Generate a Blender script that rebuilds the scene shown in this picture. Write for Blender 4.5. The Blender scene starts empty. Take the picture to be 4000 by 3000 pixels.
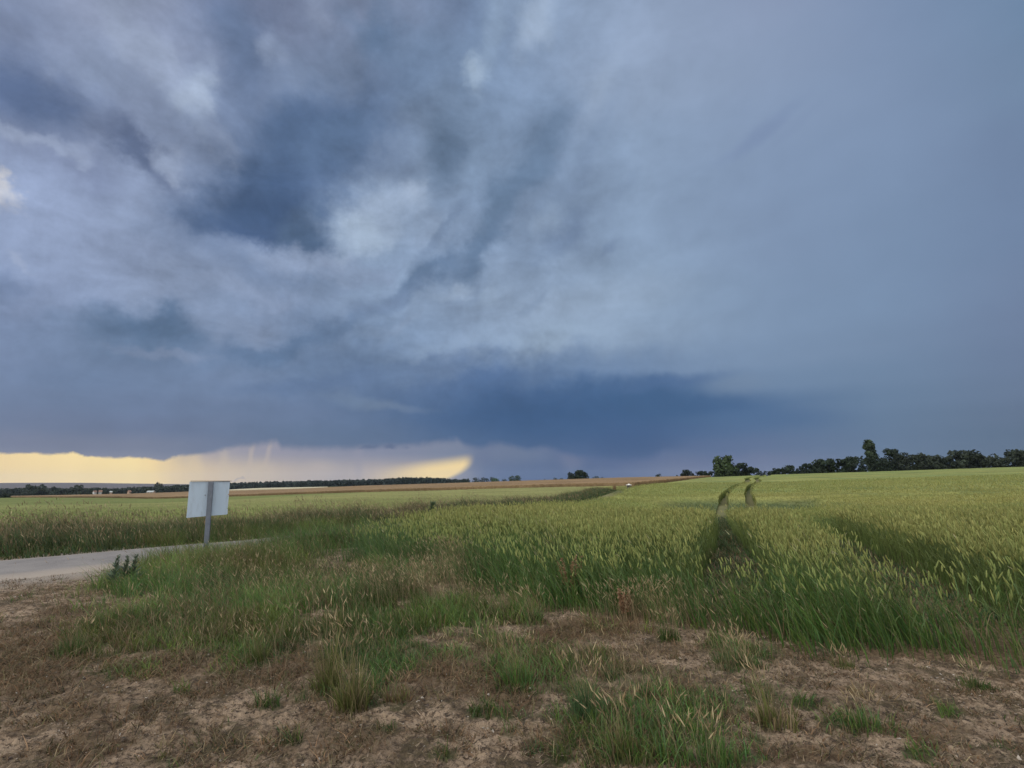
import bpy, bmesh, math, random
import numpy as np
from mathutils import Matrix, Vector

S = bpy.context.scene
COL = S.collection
rng = np.random.default_rng(7)
random.seed(7)
R = math.radians

# ------------------------------------------------------------------ camera
EYE = 1.65
PITCH = math.atan(375 / 2000)
ROLL = R(0.37)
cam = bpy.data.cameras.new("camera")
cam.sensor_width = 36.0
cam.lens = 18.0
cam.clip_start = 0.05
cam.clip_end = 20000
cam_ob = bpy.data.objects.new("camera", cam)
CAM_ROT = Matrix.Rotation(math.pi / 2 + PITCH, 4, 'X') @ Matrix.Rotation(-ROLL, 4, 'Z')
cam_ob.matrix_world = Matrix.Translation((0, 0, EYE)) @ CAM_ROT
COL.objects.link(cam_ob)
S.camera = cam_ob
M3 = np.array(CAM_ROT.to_3x3())


def ray(px, py):
    """world direction of a photograph pixel (4000 x 3000)"""
    d = np.stack([(np.asarray(px, float) - 2000) / 2000, -(np.asarray(py, float) - 1500) / 2000,
                  -np.ones_like(np.asarray(px, float) + np.asarray(py, float))], -1) @ M3.T
    return d / np.linalg.norm(d, axis=-1, keepdims=True)


def azel(px, py):
    d = ray(px, py)
    return np.arctan2(d[..., 0], d[..., 1]), np.arcsin(d[..., 2])


def to_px(x, y, z):
    p = np.stack([x, y, z - EYE], -1) @ M3
    w = np.maximum(-p[..., 2], 1e-3)
    return 2000 + 2000 * p[..., 0] / w, 1500 - 2000 * p[..., 1] / w


# ------------------------------------------------------------------ view
S.view_settings.view_transform = 'Standard'
S.view_settings.look = 'None'
S.view_settings.exposure = 0.0
S.view_settings.gamma = 1.0
S.cycles.max_bounces = 6
S.cycles.diffuse_bounces = 3
S.cycles.transmission_bounces = 3
S.cycles.volume_bounces = 1
S.cycles.use_denoising = True

# ------------------------------------------------------------------ sun
SUN_EL, SUN_AZ = R(38), R(-125)            # from behind the viewer's left shoulder, through cloud
sun = bpy.data.lights.new("sun", 'SUN')
sun.energy = 1.3
sun.angle = R(24)
sun.color = (1.0, 0.94, 0.85)
sun_ob = bpy.data.objects.new("sun", sun)
sd = Vector((math.sin(SUN_AZ) * math.cos(SUN_EL), math.cos(SUN_AZ) * math.cos(SUN_EL), math.sin(SUN_EL)))
sun_ob.rotation_euler = sd.to_track_quat('Z', 'Y').to_euler()
COL.objects.link(sun_ob)

# ------------------------------------------------------------------ sky
BACK_SKY = (1.17, 1.18, 1.20)              # unseen sky behind the viewer, made brighter to light the ground


def lin(c):
    c = np.asarray(c, float) / 255
    return np.where(c <= 0.04045, c / 12.92, ((c + 0.055) / 1.055) ** 2.4)


SKY_X = [0, 300, 600, 900, 1200, 1500, 1800, 2100, 2500, 3000, 3500, 4000]
SKY = {
    0:    [(132,143,173),(145,155,183),(146,156,184),(118,131,164),(124,134,164),(124,137,165),(110,130,163),(143,163,193),(147,164,194),(142,157,188),(126,146,179),(112,137,169)],
    300:  [(112,129,164),(130,145,175),(143,156,186),(120,136,168),(124,140,170),(115,134,165),(120,142,174),(132,152,184),(150,167,196),(140,158,189),(129,149,182),(116,139,170)],
    600:  [(140,152,184),(122,134,166),(143,157,188),(112,130,163),(96,118,155),(122,140,170),(126,147,176),(124,144,174),(140,160,190),(133,153,185),(128,149,182),(113,133,166)],
    900:  [(150,165,199),(150,165,199),(142,157,188),(98,119,155),(100,122,156),(142,162,192),(130,150,181),(124,144,174),(140,161,191),(131,151,183),(122,144,176),(114,135,168)],
    1200: [(128,145,180),(138,154,188),(144,159,190),(143,159,190),(132,150,182),(133,153,183),(140,160,190),(150,169,197),(142,163,191),(128,150,181),(122,145,177),(114,132,164)],
    1350: [(122,139,173),(112,133,166),(108,130,163),(118,137,169),(108,130,163),(120,142,174),(135,155,185),(148,168,195),(141,161,189),(126,148,179),(117,139,170),(108,126,158)],
    1500: [(116,133,166),(113,132,165),(112,131,164),(112,131,164),(104,126,161),(94,118,155),(86,112,152),(80,110,152),(86,116,157),(112,136,168),(108,132,163),(104,122,152)],
    1600: [(112,128,160),(109,126,158),(108,125,158),(109,126,158),(104,123,157),(92,115,151),(74,104,147),(63,96,143),(63,98,144),(80,110,150),(102,126,156),(97,114,143)],
    1700: [(117,127,157),(112,123,153),(108,121,152),(104,120,151),(98,118,150),(92,113,147),(82,107,146),(72,100,145),(66,96,142),(84,110,149),(98,121,152),(90,110,138)],
    1860: [(150,150,165),(150,150,165),(150,150,165),(120,128,155),(110,122,152),(100,116,148),(92,110,146),(80,102,143),(88,105,146),(112,120,153),(96,117,147),(88,106,134)],
}
AZ0, AZ1 = R(-50), R(50)
EL_ROWS = [R(a) for a in (-1, 1.5, 3.2, 5, 7, 9.2, 12, 15.5, 19, 22.5, 26, 30, 34, 38.5, 43, 48)]
NST = 30


def sky_at(az, el):
    d = np.array([math.sin(az) * math.cos(el), math.cos(az) * math.cos(el), math.sin(el)])
    c = M3.T @ d
    w = max(-c[2], 0.15)
    px, py = 2000 + 2000 * c[0] / w, 1500 - 2000 * c[1] / w
    ys = sorted(SKY)
    py = min(max(py, ys[0]), ys[-1])
    px = min(max(px, 0), 4000)
    rows = np.array([[np.interp(px, SKY_X, [lin(SKY[y][i])[k] for i in range(len(SKY_X))]) for k in range(3)] for y in ys])
    return np.array([np.interp(py, ys, rows[:, k]) for k in range(3)])


W = bpy.data.worlds.new("World")
S.world = W
W.use_nodes = True
nt = W.node_tree
nt.nodes.clear()


def N(typ, **kw):
    n = nt.nodes.new(typ)
    for k, v in kw.items():
        setattr(n, k, v)
    return n


def L(a, b):
    nt.links.new(a, b)


def setin(sock, v):
    if isinstance(v, bpy.types.NodeSocket):
        nt.links.new(v, sock)
    else:
        sock.default_value = v


def M(op, a, b=0.0, c=None, clamp=False):
    n = N('ShaderNodeMath', operation=op, use_clamp=clamp)
    setin(n.inputs[0], a)
    setin(n.inputs[1], b)
    if c is not None:
        setin(n.inputs[2], c)
    return n.outputs[0]


def smooth(v, a, b):
    n = N('ShaderNodeMapRange', interpolation_type='SMOOTHSTEP')
    setin(n.inputs[0], v)
    setin(n.inputs[1], a)
    setin(n.inputs[2], b)
    return n.outputs[0]


def MIX(f, a, b, blend='MIX'):
    n = N('ShaderNodeMix', data_type='RGBA', blend_type=blend)
    setin(n.inputs[0], f)
    for s, v in ((n.inputs[6], a), (n.inputs[7], b)):
        if isinstance(v, bpy.types.NodeSocket):
            nt.links.new(v, s)
        else:
            s.default_value = (*v, 1.0)
    return n.outputs[2]


def noise(vec, scale, detail, rough=0.55, dist=0.0):
    n = N('ShaderNodeTexNoise')
    L(vec, n.inputs['Vector'])
    n.inputs['Scale'].default_value = scale
    n.inputs['Detail'].default_value = detail
    n.inputs['Roughness'].default_value = rough
    n.inputs['Distortion'].default_value = dist
    return n


def ramp(fac, stops, interp='LINEAR'):
    n = N('ShaderNodeValToRGB')
    setin(n.inputs[0], fac)
    cr = n.color_ramp
    cr.interpolation = interp
    while len(cr.elements) < len(stops):
        cr.elements.new(0.5)
    for e, (p, c) in zip(cr.elements, stops):
        e.position = p
    for e, (p, c) in zip(cr.elements, stops):
        e.color = (*c, 1.0)
    return n.outputs[0]


def VM(op, a, b=None):
    n = N('ShaderNodeVectorMath', operation=op)
    setin(n.inputs[0], a)
    if b is not None:
        setin(n.inputs[1], b)
    return n


def mapping(vec, loc=(0, 0, 0), rot=(0, 0, 0), scale=(1, 1, 1), typ='POINT'):
    n = N('ShaderNodeMapping', vector_type=typ)
    L(vec, n.inputs[0])
    n.inputs['Location'].default_value = loc
    n.inputs['Rotation'].default_value = rot
    n.inputs['Scale'].default_value = scale
    return n.outputs[0]


tc = N('ShaderNodeTexCoord')
DIR = tc.outputs['Generated']
sx = N('ShaderNodeSeparateXYZ')
L(DIR, sx.inputs[0])
DX, DY, DZ = sx.outputs
AZ = M('ARCTAN2', DX, DY)
EL = M('ARCSINE', DZ)
# cloud deck seen in perspective: the direction carried up to a flat layer
inv = M('DIVIDE', 1.0, M('ADD', M('MAXIMUM', DZ, 0.0), 0.16))
cxy = N('ShaderNodeCombineXYZ')
L(M('MULTIPLY', DX, inv), cxy.inputs[0])
L(M('MULTIPLY', DY, inv), cxy.inputs[1])
DECK = cxy.outputs[0]
n_b = noise(DIR, 7.0, 7, 0.54, 0.0)
sw = N('ShaderNodeSeparateColor')
L(n_b.outputs['Color'], sw.inputs[0])
amp = M('MULTIPLY', smooth(EL, R(2), R(17)), smooth(AZ, R(38), R(-6)))
amp = M('ADD', M('MULTIPLY', amp, 0.17), 0.03)
n_c = noise(DIR, 24, 6, 0.66, 0.0)
sw2 = N('ShaderNodeSeparateColor')
L(n_c.outputs['Color'], sw2.inputs[0])
amp2 = M('MULTIPLY', amp, 0.22)
waz = M('ADD', AZ, M('MULTIPLY', M('SUBTRACT', sw.outputs[0], 0.5), amp))
waz = M('ADD', waz, M('MULTIPLY', M('SUBTRACT', sw2.outputs[0], 0.5), amp2))
wel = M('ADD', EL, M('MULTIPLY', M('SUBTRACT', sw.outputs[1], 0.5), M('MULTIPLY', amp, 0.75)))
wel = M('ADD', wel, M('MULTIPLY', M('SUBTRACT', sw2.outputs[1], 0.5), amp2))
u = N('ShaderNodeMapRange')
L(waz, u.inputs[0])
u.inputs[1].default_value, u.inputs[2].default_value = AZ0, AZ1
U = u.outputs[0]
col = None
for i, e in enumerate(EL_ROWS):
    st = [(k / (NST - 1), sky_at(AZ0 + (AZ1 - AZ0) * k / (NST - 1), e)) for k in range(NST)]
    rc = ramp(U, st)
    if col is None:
        col = rc
    else:
        col = MIX(smooth(wel, EL_ROWS[i - 1], e), col, rc)

wv = N('ShaderNodeCombineXYZ')
L(waz, wv.inputs[0])
L(wel, wv.inputs[1])
WV = wv.outputs[0]


def dab(col, px, py, rx, ry, rot, rgb, k, soft=0.12, vec=None):
    """one cloud or cloud gap: centre and radii given in photograph pixels, turned into directions"""
    rx, ry = rx * 1.08, ry * 1.08
    a, e = azel(px, py)
    a1, e1 = azel(px + 10, py)
    a2, e2 = azel(px, py - 10)
    sxr = float(abs(a1 - a)) / 10
    syr = float(abs(e2 - e)) / 10
    A_in, E_in = vec or (waz, wel)
    ca, sa = math.cos(R(rot)), math.sin(R(rot))
    RX, RY, a, e = rx * sxr, ry * syr, float(a), float(e)
    p_ = M('MULTIPLY_ADD', E_in, sa / RX, M('MULTIPLY_ADD', A_in, ca / RX, -(a * ca + e * sa) / RX))
    q_ = M('MULTIPLY_ADD', E_in, ca / RY, M('MULTIPLY_ADD', A_in, -sa / RY, (a * sa - e * ca) / RY))
    d = M('SQRT', M('MULTIPLY_ADD', p_, p_, M('MULTIPLY', q_, q_)))
    mr = N('ShaderNodeMapRange', interpolation_type='SMOOTHSTEP')
    for i_, v_ in enumerate((d, 1.0, soft, 0.0, k)):
        setin(mr.inputs[i_], v_)
    return MIX(mr.outputs[0], col, tuple(lin(rgb)))


DABS = [
    # px, py, rx, ry, rot, colour, strength
    (100, 350, 330, 225, -4, (92, 110, 146), 1.0), (250, 120, 200, 150, 0, (138, 150, 180), .4),
    (545, 180, 380, 110, -48, (154, 166, 193), .75), (130, 572, 270, 60, 14, (160, 172, 200), .65),
    (500, 608, 290, 92, -20, (98, 112, 144), 1.0), (715, 385, 140, 170, -10, (168, 182, 206), .75), (650, 645, 100, 70, 20, (158, 170, 197), .6),
    (880, 560, 210, 70, -25, (143, 156, 184), .55), (60, 760, 420, 190, 0, (150, 165, 200), .5),
    (980, 230, 220, 290, 0, (101, 119, 152), .9), (1110, 205, 80, 110, 0, (142, 156, 185), .75), (1290, 40, 80, 110, 0, (141, 153, 181), .6),
    (1380, 330, 190, 240, 10, (116, 133, 163), .6), (1500, 110, 140, 220, -15, (99, 121, 153), .95), (1640, 260, 160, 260, -30, (106, 127, 158), .7),
    (1160, 640, 690, 240, 38, (86, 109, 145), 1.0), (1350, 560, 260, 120, 40, (92, 115, 149), .8), (1010, 810, 390, 225, 14, (73, 97, 135), 1.0),
    (960, 930, 330, 95, -8, (73, 96, 134), 1.0), (1200, 930, 165, 110, 0, (84, 107, 140), 1.0),
    (1480, 830, 290, 150, 42, (158, 175, 202), .95), (1425, 925, 140, 95, 15, (172, 190, 215), .85), (1590, 705, 85, 80, 0, (162, 178, 204), .85),
    (1335, 1005, 100, 40, 15, (160, 177, 205), .7), (1640, 900, 120, 90, 40, (150, 168, 197), .6),
    (1850, 265, 75, 90, 0, (168, 186, 209), .75), (1930, 130, 220, 110, 60, (142, 162, 190), .55),
    (2110, 110, 150, 120, 40, (160, 177, 203), .8), (2340, 330, 170, 100, 50, (154, 171, 198), .6),
    (1735, 600, 120, 190, -20, (104, 126, 156), .9), (1980, 770, 390, 130, 60, (101, 124, 154), .9), (2120, 560, 230, 95, 50, (107, 130, 161), .75),
    (2140, 860, 70, 100, -20, (150, 168, 194), .45), (2200, 900, 150, 90, 40, (110, 130, 162), .7), (2380, 960, 70, 35, 25, (118, 138, 170), .6),
    (1860, 1000, 260, 74, 36, (100, 123, 154), .9), (1630, 1100, 310, 72, 32, (100, 123, 155), .95), (1480, 1190, 250, 50, 26, (117, 136, 168), .6),
    (1760, 1150, 130, 40, 32, (156, 174, 201), .75), (1940, 1130, 140, 40, 34, (150, 169, 196), .6), (1560, 1290, 170, 35, 24, (140, 158, 187), .5),
    (2960, 530, 260, 55, 20, (125, 144, 179), .75), (3100, 500, 200, 36, 22, (130, 149, 182), .5),
    (2330, 1180, 460, 130, 8, (152, 171, 198), .6), (2160, 1330, 330, 60, 6, (150, 170, 196), .55),
    (1700, 930, 260, 40, 48, (116, 136, 167), .6), (2260, 620, 200, 50, 46, (126, 146, 177), .55), (2420, 760, 150, 40, 40, (130, 150, 180), .5), (1420, 1080, 200, 36, 28, (126, 143, 174), .5), (2050, 1180, 160, 36, 30, (130, 150, 180), .5),
    (10, 760, 62, 95, 20, (212, 208, 208), .85), (250, 880, 440, 140, -8, (153, 168, 202), .5), (40, 985, 90, 30, -10, (164, 176, 205), .6),
    (1150, 1020, 440, 75, 0, (150, 165, 195), .75), (30, 1100, 150, 80, 0, (116, 134, 169), .7),
    (620, 1290, 390, 110, 2, (94, 118, 151), 1.0), (1085, 1350, 390, 64, 22, (93, 117, 151), .9), (1000, 1260, 170, 40, 30, (140, 156, 187), .45),
    (1330, 1290, 220, 55, 28, (104, 127, 161), .6), (640, 1390, 300, 32, 0, (128, 143, 173), .7), (950, 1160, 380, 60, 6, (146, 161, 192), .6),
    (1750, 1370, 330, 40, 10, (140, 160, 188), .45), (1230, 1490, 420, 48, 8, (95, 118, 155), .6), (300, 1480, 400, 60, 0, (108, 128, 162), .4),
    (1420, 1560, 250, 34, -8, (115, 135, 164), .6), (1560, 1590, 200, 22, -4, (113, 132, 161), .5), (1000, 1600, 300, 40, 0, (104, 123, 156), .5),
    (1900, 1490, 330, 60, 4, (78, 107, 150), .75),
    (2150, 1640, 640, 170, 0, (57, 91, 135), .85), (2600, 1570, 500, 112, -4, (60, 95, 138), .85),
    (2470, 1740, 230, 90, 0, (58, 89, 134), .75), (2600, 1500, 330, 40, 6, (76, 106, 149), .7),
    (2950, 1640, 400, 55, -3, (76, 107, 148), .7), (2880, 1500, 200, 60, 0, (120, 141, 170), .6),
]
for d in DABS:
    col = dab(col, *d)
# billows and slanting wisps, thinning out to the right where the rain veil hangs
aev = N('ShaderNodeCombineXYZ')
L(AZ, aev.inputs[0])
L(EL, aev.inputs[1])
veil = smooth(AZ, R(36), R(-8))
n_w = noise(mapping(aev.outputs[0], rot=(0, 0, R(-38)), scale=(1, 2.3, 1)), 5.5, 8, 0.60, 0.35)
n_f = noise(DIR, 11, 8, 0.64, 0.25)
bil = M('ADD', M('MULTIPLY', M('SUBTRACT', n_w.outputs[0], 0.5), 0.90), M('MULTIPLY', M('SUBTRACT', n_f.outputs[0], 0.5), 0.80))
gain = M('ADD', 1.0, M('MULTIPLY', bil, M('MULTIPLY', M('ADD', M('MULTIPLY', veil, 0.9), 0.10), M('ADD', M('MULTIPLY', smooth(EL, R(3), R(15)), 0.75), 0.25))))
gcol = N('ShaderNodeCombineXYZ')
for i in range(3):
    L(gain, gcol.inputs[i])
col = MIX(1.0, col, gcol.outputs[0], 'MULTIPLY')

# the ragged cloud base and the glow that shows below it
EDGE = [(-200, 1766), (0, 1766), (120, 1766), (240, 1768), (290, 1764), (312, 1776), (480, 1785), (590, 1788), (640, 1800), (700, 1778), (850, 1752),
        (930, 1728), (1010, 1720), (1085, 1706), (1098, 1732), (1250, 1735), (1420, 1733), (1600, 1722), (1790, 1702), (1815, 1722),
        (1870, 1735), (1950, 1714), (1990, 1722), (2060, 1742), (2130, 1728), (2200, 1752), (2290, 1772), (2420, 1790), (2530, 1778), (2590, 1742), (2700, 1742)]
EA, EB = R(-50), R(22)
um = N('ShaderNodeMapRange')
edge_n = noise(DIR, 30, 8, 0.72, 0.3)
L(M('ADD', AZ, M('MULTIPLY', M('SUBTRACT', edge_n.outputs[0], 0.5), 0.012)), um.inputs[0])
um.inputs[1].default_value, um.inputs[2].default_value = EA, EB
ea, ee = azel(np.array([p[0] for p in EDGE]), np.array([p[1] for p in EDGE]))
EMAX = R(8)
edge = ramp(um.outputs[0], [((a - EA) / (EB - EA), (e / EMAX,) * 3) for a, e in zip(ea, ee)])
es = N('ShaderNodeSeparateColor')
L(edge, es.inputs[0])
edge_el = M('ADD', M('MULTIPLY', es.outputs[0], EMAX), M('MULTIPLY', M('SUBTRACT', edge_n.outputs[0], 0.5), 0.016))
UB = [(-200, (250, 221, 165), (250, 221, 165)), (0, (247, 217, 163), (248, 218, 163)), (250, (254, 225, 165), (252, 223, 165)), (520, (254, 226, 164), (254, 226, 164)),
      (610, (250, 218, 160), (251, 221, 160)), (680, (205, 187, 165), (236, 208, 163)), (800, (172, 163, 170), (220, 196, 165)), (950, (156, 153, 168), (209, 189, 168)), (1100, (152, 150, 168), (197, 180, 168)),
      (1300, (142, 144, 165), (178, 168, 170)), (1480, (134, 139, 163), (186, 172, 168)), (1650, (128, 135, 160), (180, 168, 166)), (1800, (122, 132, 158), (140, 142, 158)),
      (1900, (108, 121, 152), (92, 109, 146)), (2050, (105, 120, 151), (80, 102, 143)), (2200, (92, 110, 148), (77, 99, 140)), (2400, (80, 101, 146), (80, 100, 141)),
      (2600, (88, 108, 148), (100, 113, 148)), (2800, (95, 114, 151), (115, 121, 153))]
ua = azel(np.array([p[0] for p in UB]), np.full(len(UB), 1800.0))[0]
top = ramp(um.outputs[0], [((a - EA) / (EB - EA), lin(p[1])) for a, p in zip(ua, UB)])
bot = ramp(um.outputs[0], [((a - EA) / (EB - EA), lin(p[2])) for a, p in zip(ua, UB)])
under = MIX(smooth(EL, R(3.1), R(0.6)), top, bot)
# slanting rain shafts
shaft_v = mapping(WV, rot=(0, 0, R(-14)), scale=(1, 0.05, 1))
shaft = noise(shaft_v, 26, 4, 0.6)
sg = M('ADD', 1.0, M('MULTIPLY', M('SUBTRACT', shaft.outputs[0], 0.5), 0.10))
sgc = N('ShaderNodeCombineXYZ')
for i in range(3):
    L(sg, sgc.inputs[i])
under = MIX(1.0, under, sgc.outputs[0], 'MULTIPLY')
under = dab(under, 2235, 1800, 70, 60, 0, (108, 118, 150), .7)
for d in [(985, 1800, 16, 110, -6, (196, 180, 170), .5), (1055, 1785, 14, 120, -5, (192, 177, 170), .45), (1020, 1850, 90, 60, 0, (205, 188, 168), .4), (760, 1830, 40, 120, 12, (226, 202, 165), .4),
          (880, 1820, 30, 110, 8, (206, 190, 170), .35), (1260, 1840, 90, 60, 0, (190, 176, 170), .5), (1400, 1800, 30, 110, 6, (150, 148, 166), .4), (640, 1810, 60, 60, 20, (236, 208, 162), .5), (1880, 1800, 60, 90, 0, (98, 113, 148), .4)]:
    under = dab(under, *d)
# the bright lens of sunlit rain between the wood and the cloud
edge_m = noise(DIR, 60, 6, 0.7, 0.0)
NV = (M('ADD', AZ, M('MULTIPLY', M('SUBTRACT', edge_n.outputs[0], 0.5), 0.03)), M('ADD', EL, M('MULTIPLY', M('SUBTRACT', edge_m.outputs[0], 0.5), 0.022)))
a0, e0 = azel(1840, 1774)
a1, e1 = azel(1500, 1822)
slope = float((e0 - e1) / (a0 - a1))
top_line = M('ADD', M('MULTIPLY', M('SUBTRACT', AZ, float(a0)), slope), float(e0))
m_top = smooth(M('SUBTRACT', top_line, EL), -0.006, 0.021)
right_a = M('SUBTRACT', float(a0), M('MULTIPLY', M('POWER', M('MULTIPLY', M('MAXIMUM', M('SUBTRACT', float(e0), EL), 0.0), 1 / 0.045), 3.0), 0.040))
m_right = smooth(M('SUBTRACT', right_a, AZ), -0.010, 0.014)
m_left = smooth(AZ, float(azel(1390, 1800)[0]), float(azel(1700, 1800)[0]))
lens_m = M('MULTIPLY', M('MULTIPLY', m_top, m_right), m_left)
under = MIX(lens_m, under, tuple(lin((250, 219, 158))))
soft_w = N('ShaderNodeMapRange')
setin(soft_w.inputs[0], AZ)
for i_, v_ in enumerate((float(azel(620, 1800)[0]), float(azel(1000, 1800)[0]), 0.004, 0.017)):
    soft_w.inputs[i_ + 1].default_value = v_
mu = N('ShaderNodeMapRange', interpolation_type='SMOOTHSTEP')
setin(mu.inputs[0], M('SUBTRACT', edge_el, EL))
mu.inputs[1].default_value = -0.0015
setin(mu.inputs[2], soft_w.outputs[0])
m_under = M('MULTIPLY', mu.outputs[0], smooth(AZ, float(azel(2850, 1800)[0]), float(azel(2600, 1800)[0])))
col = MIX(m_under, col, under)
for d in [(1440, 1747, 46, 12, 4, (92, 107, 141), .75), (1525, 1742, 32, 16, 0, (90, 105, 140), .8), (1590, 1744, 22, 8, 0, (98, 113, 147), .5), (930, 1872, 30, 5, 0, (165, 158, 168), .6)]:
    col = dab(col, *d, soft=0.1, vec=NV)

gm_ = N('ShaderNodeGamma')
L(col, gm_.inputs[0])
gm_.inputs[1].default_value = 1.03
hs_ = N('ShaderNodeHueSaturation')
L(gm_.outputs[0], hs_.inputs['Color'])
hs_.inputs['Saturation'].default_value = 0.95
col = MIX(1.0, hs_.outputs[0], (.965, .985, .975), 'MULTIPLY')
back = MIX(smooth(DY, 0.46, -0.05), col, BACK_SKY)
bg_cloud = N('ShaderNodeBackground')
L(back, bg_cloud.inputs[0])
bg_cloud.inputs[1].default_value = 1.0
st = N('ShaderNodeTexSky', sky_type='NISHITA')
st.sun_disc = False
st.sun_elevation = SUN_EL
st.sun_rotation = SUN_AZ
bg_sky = N('ShaderNodeBackground')
L(st.outputs[0], bg_sky.inputs[0])
bg_sky.inputs[1].default_value = 0.06
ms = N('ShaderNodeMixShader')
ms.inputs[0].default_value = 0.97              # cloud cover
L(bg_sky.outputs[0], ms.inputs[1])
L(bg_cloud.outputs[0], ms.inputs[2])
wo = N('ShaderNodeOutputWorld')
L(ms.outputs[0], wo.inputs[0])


# ------------------------------------------------------------------ numeric helpers
_perm = rng.random((512, 512))


def vn(x, y, s=0):
    x = np.asarray(x, float) + s * 17.31
    y = np.asarray(y, float) + s * 9.77
    xi, yi = np.floor(x).astype(int), np.floor(y).astype(int)
    fx, fy = x - xi, y - yi
    fx, fy = fx * fx * (3 - 2 * fx), fy * fy * (3 - 2 * fy)
    g = lambda a, b: _perm[a % 512, b % 512]
    return (g(xi, yi) * (1 - fx) + g(xi + 1, yi) * fx) * (1 - fy) + (g(xi, yi + 1) * (1 - fx) + g(xi + 1, yi + 1) * fx) * fy


def fbm(x, y, o=4, s=0):
    a, t, w = 0.0, 0.0, 1.0
    for i in range(o):
        a = a + w * vn(x * 2 ** i, y * 2 ** i, s + i * 3)
        t += w
        w *= 0.55
    return a / t


def sstep(v, a, b):
    t = np.clip((v - a) / (b - a), 0, 1)
    return t * t * (3 - 2 * t)


# ------------------------------------------------------------------ terrain
def zrow(px, py, depth, crop=0.0):
    d = ray(px, py)
    return float(EYE + depth * d[2] / d[1] - crop)


TERR = {  # photograph column : [(depth, ground height)]
    -900: [(14, 0), (25, -.4), (60, -1.8), (220, -6), (420, -9), (700, -14), (1500, -22), (3000, 2), (6000, 4)],
    0: [(14, 0), (22, -.2), (60, -1.6), (230, zrow(0, 1945, 230, .8)), (420, zrow(0, 1938, 420, 1.3)), (700, -15), (1500, -22), (3000, zrow(0, 1884, 3000)), (6000, 0)],
    300: [(14, 0), (22, -.2), (60, -1.5), (215, zrow(300, 1946, 215, .8)), (380, zrow(300, 1932, 380, 1.3)), (700, -14), (1500, -22), (3000, zrow(300, 1885, 3000)), (6000, 0)],
    600: [(14, 0), (22, -.15), (60, -1.4), (200, zrow(600, 1948, 200, .8)), (330, zrow(600, 1925, 330, 1.3)), (700, -13), (1500, -20), (3000, zrow(600, 1890, 3000)), (6000, -10)],
    1000: [(14, 0), (22, -.15), (60, -1.1), (160, zrow(1000, 1936, 160, .8)), (310, zrow(1000, 1914, 310, 1.3)), (480, zrow(1000, 1911.5, 480)), (620, zrow(1000, 1906, 620)), (900, -12), (3000, -20), (6000, -20)],
    1400: [(14, 0), (22, -.1), (60, -.8), (131, zrow(1400, 1923, 131, .8)), (280, zrow(1400, 1897, 280, 1.3)), (480, -4.6), (700, -5), (3000, -15), (6000, -15)],
    1700: [(14, 0), (22, -.1), (60, -.6), (115, zrow(1700, 1916, 115, .8)), (270, zrow(1700, 1888, 270, 1.3)), (700, -4), (3000, -12), (6000, -12)],
    2100: [(14, 0), (22, -.15), (60, -.6), (101, zrow(2100, 1904, 101, .8)), (250, zrow(2100, 1875, 250, 1.3)), (400, -1.5), (700, -4), (3000, -8), (6000, -10)],
    2450: [(14, 0), (20, -.4), (31, -.75), (60, -.5), (90, zrow(2450, 1898, 90, .8)), (230, zrow(2450, 1864, 230, 1.3)), (400, -1), (700, -4), (3000, -8), (6000, -10)],
    2790: [(14, 0), (20, -.5), (31, -.95), (60, -.45), (100, .05), (200, zrow(2790, 1862, 200, .8)), (260, 1.0), (700, -4), (6000, -10)],
    3000: [(14, 0), (20, -.5), (31, -.95), (60, -.4), (100, .15), (200, zrow(3000, 1853, 200, .8)), (260, 1.8), (700, -4), (6000, -10)],
    3400: [(14, 0), (20, -.45), (29, -.75), (60, 0), (100, .8), (190, zrow(3400, 1841, 190, .8)), (250, 2.6), (700, -3), (6000, -10)],
    4000: [(13, 0), (18, -.25), (30, -.35), (60, .55), (100, 1.9), (170, zrow(4000, 1821, 170, .8)), (230, 3.6), (700, -2), (6000, -10)],
    4900: [(13, 0), (18, -.2), (30, -.2), (60, .8), (100, 2.3), (160, 4.4), (230, 4.0), (700, 0), (6000, -10)],
}
_taz = np.linspace(R(-75), R(75), 301)
_tlr = np.linspace(math.log(2.0), math.log(7000), 420)
_cols = sorted(TERR)
_caz = np.array([math.atan2(c - 2000, 2035) for c in _cols])
_tab = np.zeros((301, 420))
_ctab = []
for c, a in zip(_cols, _caz):
    k = TERR[c]
    ds = np.exp(_tlr) * math.cos(a)
    _ctab.append(np.interp(np.log(np.maximum(ds, .1)), [math.log(2)] + [math.log(q[0]) for q in k], [0] + [q[1] for q in k]))
_ctab = np.array(_ctab)
for j in range(420):
    _tab[:, j] = np.interp(_taz, _caz, _ctab[:, j])


def _blur(t, n, ax):
    k = np.hanning(n + 2)[1:-1]
    k /= k.sum()
    p = n // 2
    pad = [(0, 0), (0, 0)]
    pad[ax] = (p, p)
    tp = np.pad(t, pad, mode='edge')
    return np.apply_along_axis(lambda v: np.convolve(v, k, 'valid'), ax, tp)


_tab = _blur(_blur(_tab, 9, 0), 9, 1)


def hz(x, y):
    """ground height"""
    x = np.asarray(x, float)
    y = np.asarray(y, float)
    r = np.maximum(np.hypot(x, y), 2.01)
    a = np.arctan2(x, y)
    ai = np.clip((a - _taz[0]) / (_taz[1] - _taz[0]), 0, 299.999)
    ri = np.clip((np.log(r) - _tlr[0]) / (_tlr[1] - _tlr[0]), 0, 418.999)
    i, j = ai.astype(int), ri.astype(int)
    fa, fr = ai - i, ri - j
    z = (_tab[i, j] * (1 - fa) + _tab[i + 1, j] * fa) * (1 - fr) + (_tab[i, j + 1] * (1 - fa) + _tab[i + 1, j + 1] * fa) * fr
    z = z * sstep(np.cos(a), -0.1, 0.25)
    z = z + 0.05 * (fbm(x * .35, y * .35, 3, 5) - .5) * sstep(r, 2, 5)
    return z


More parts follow.
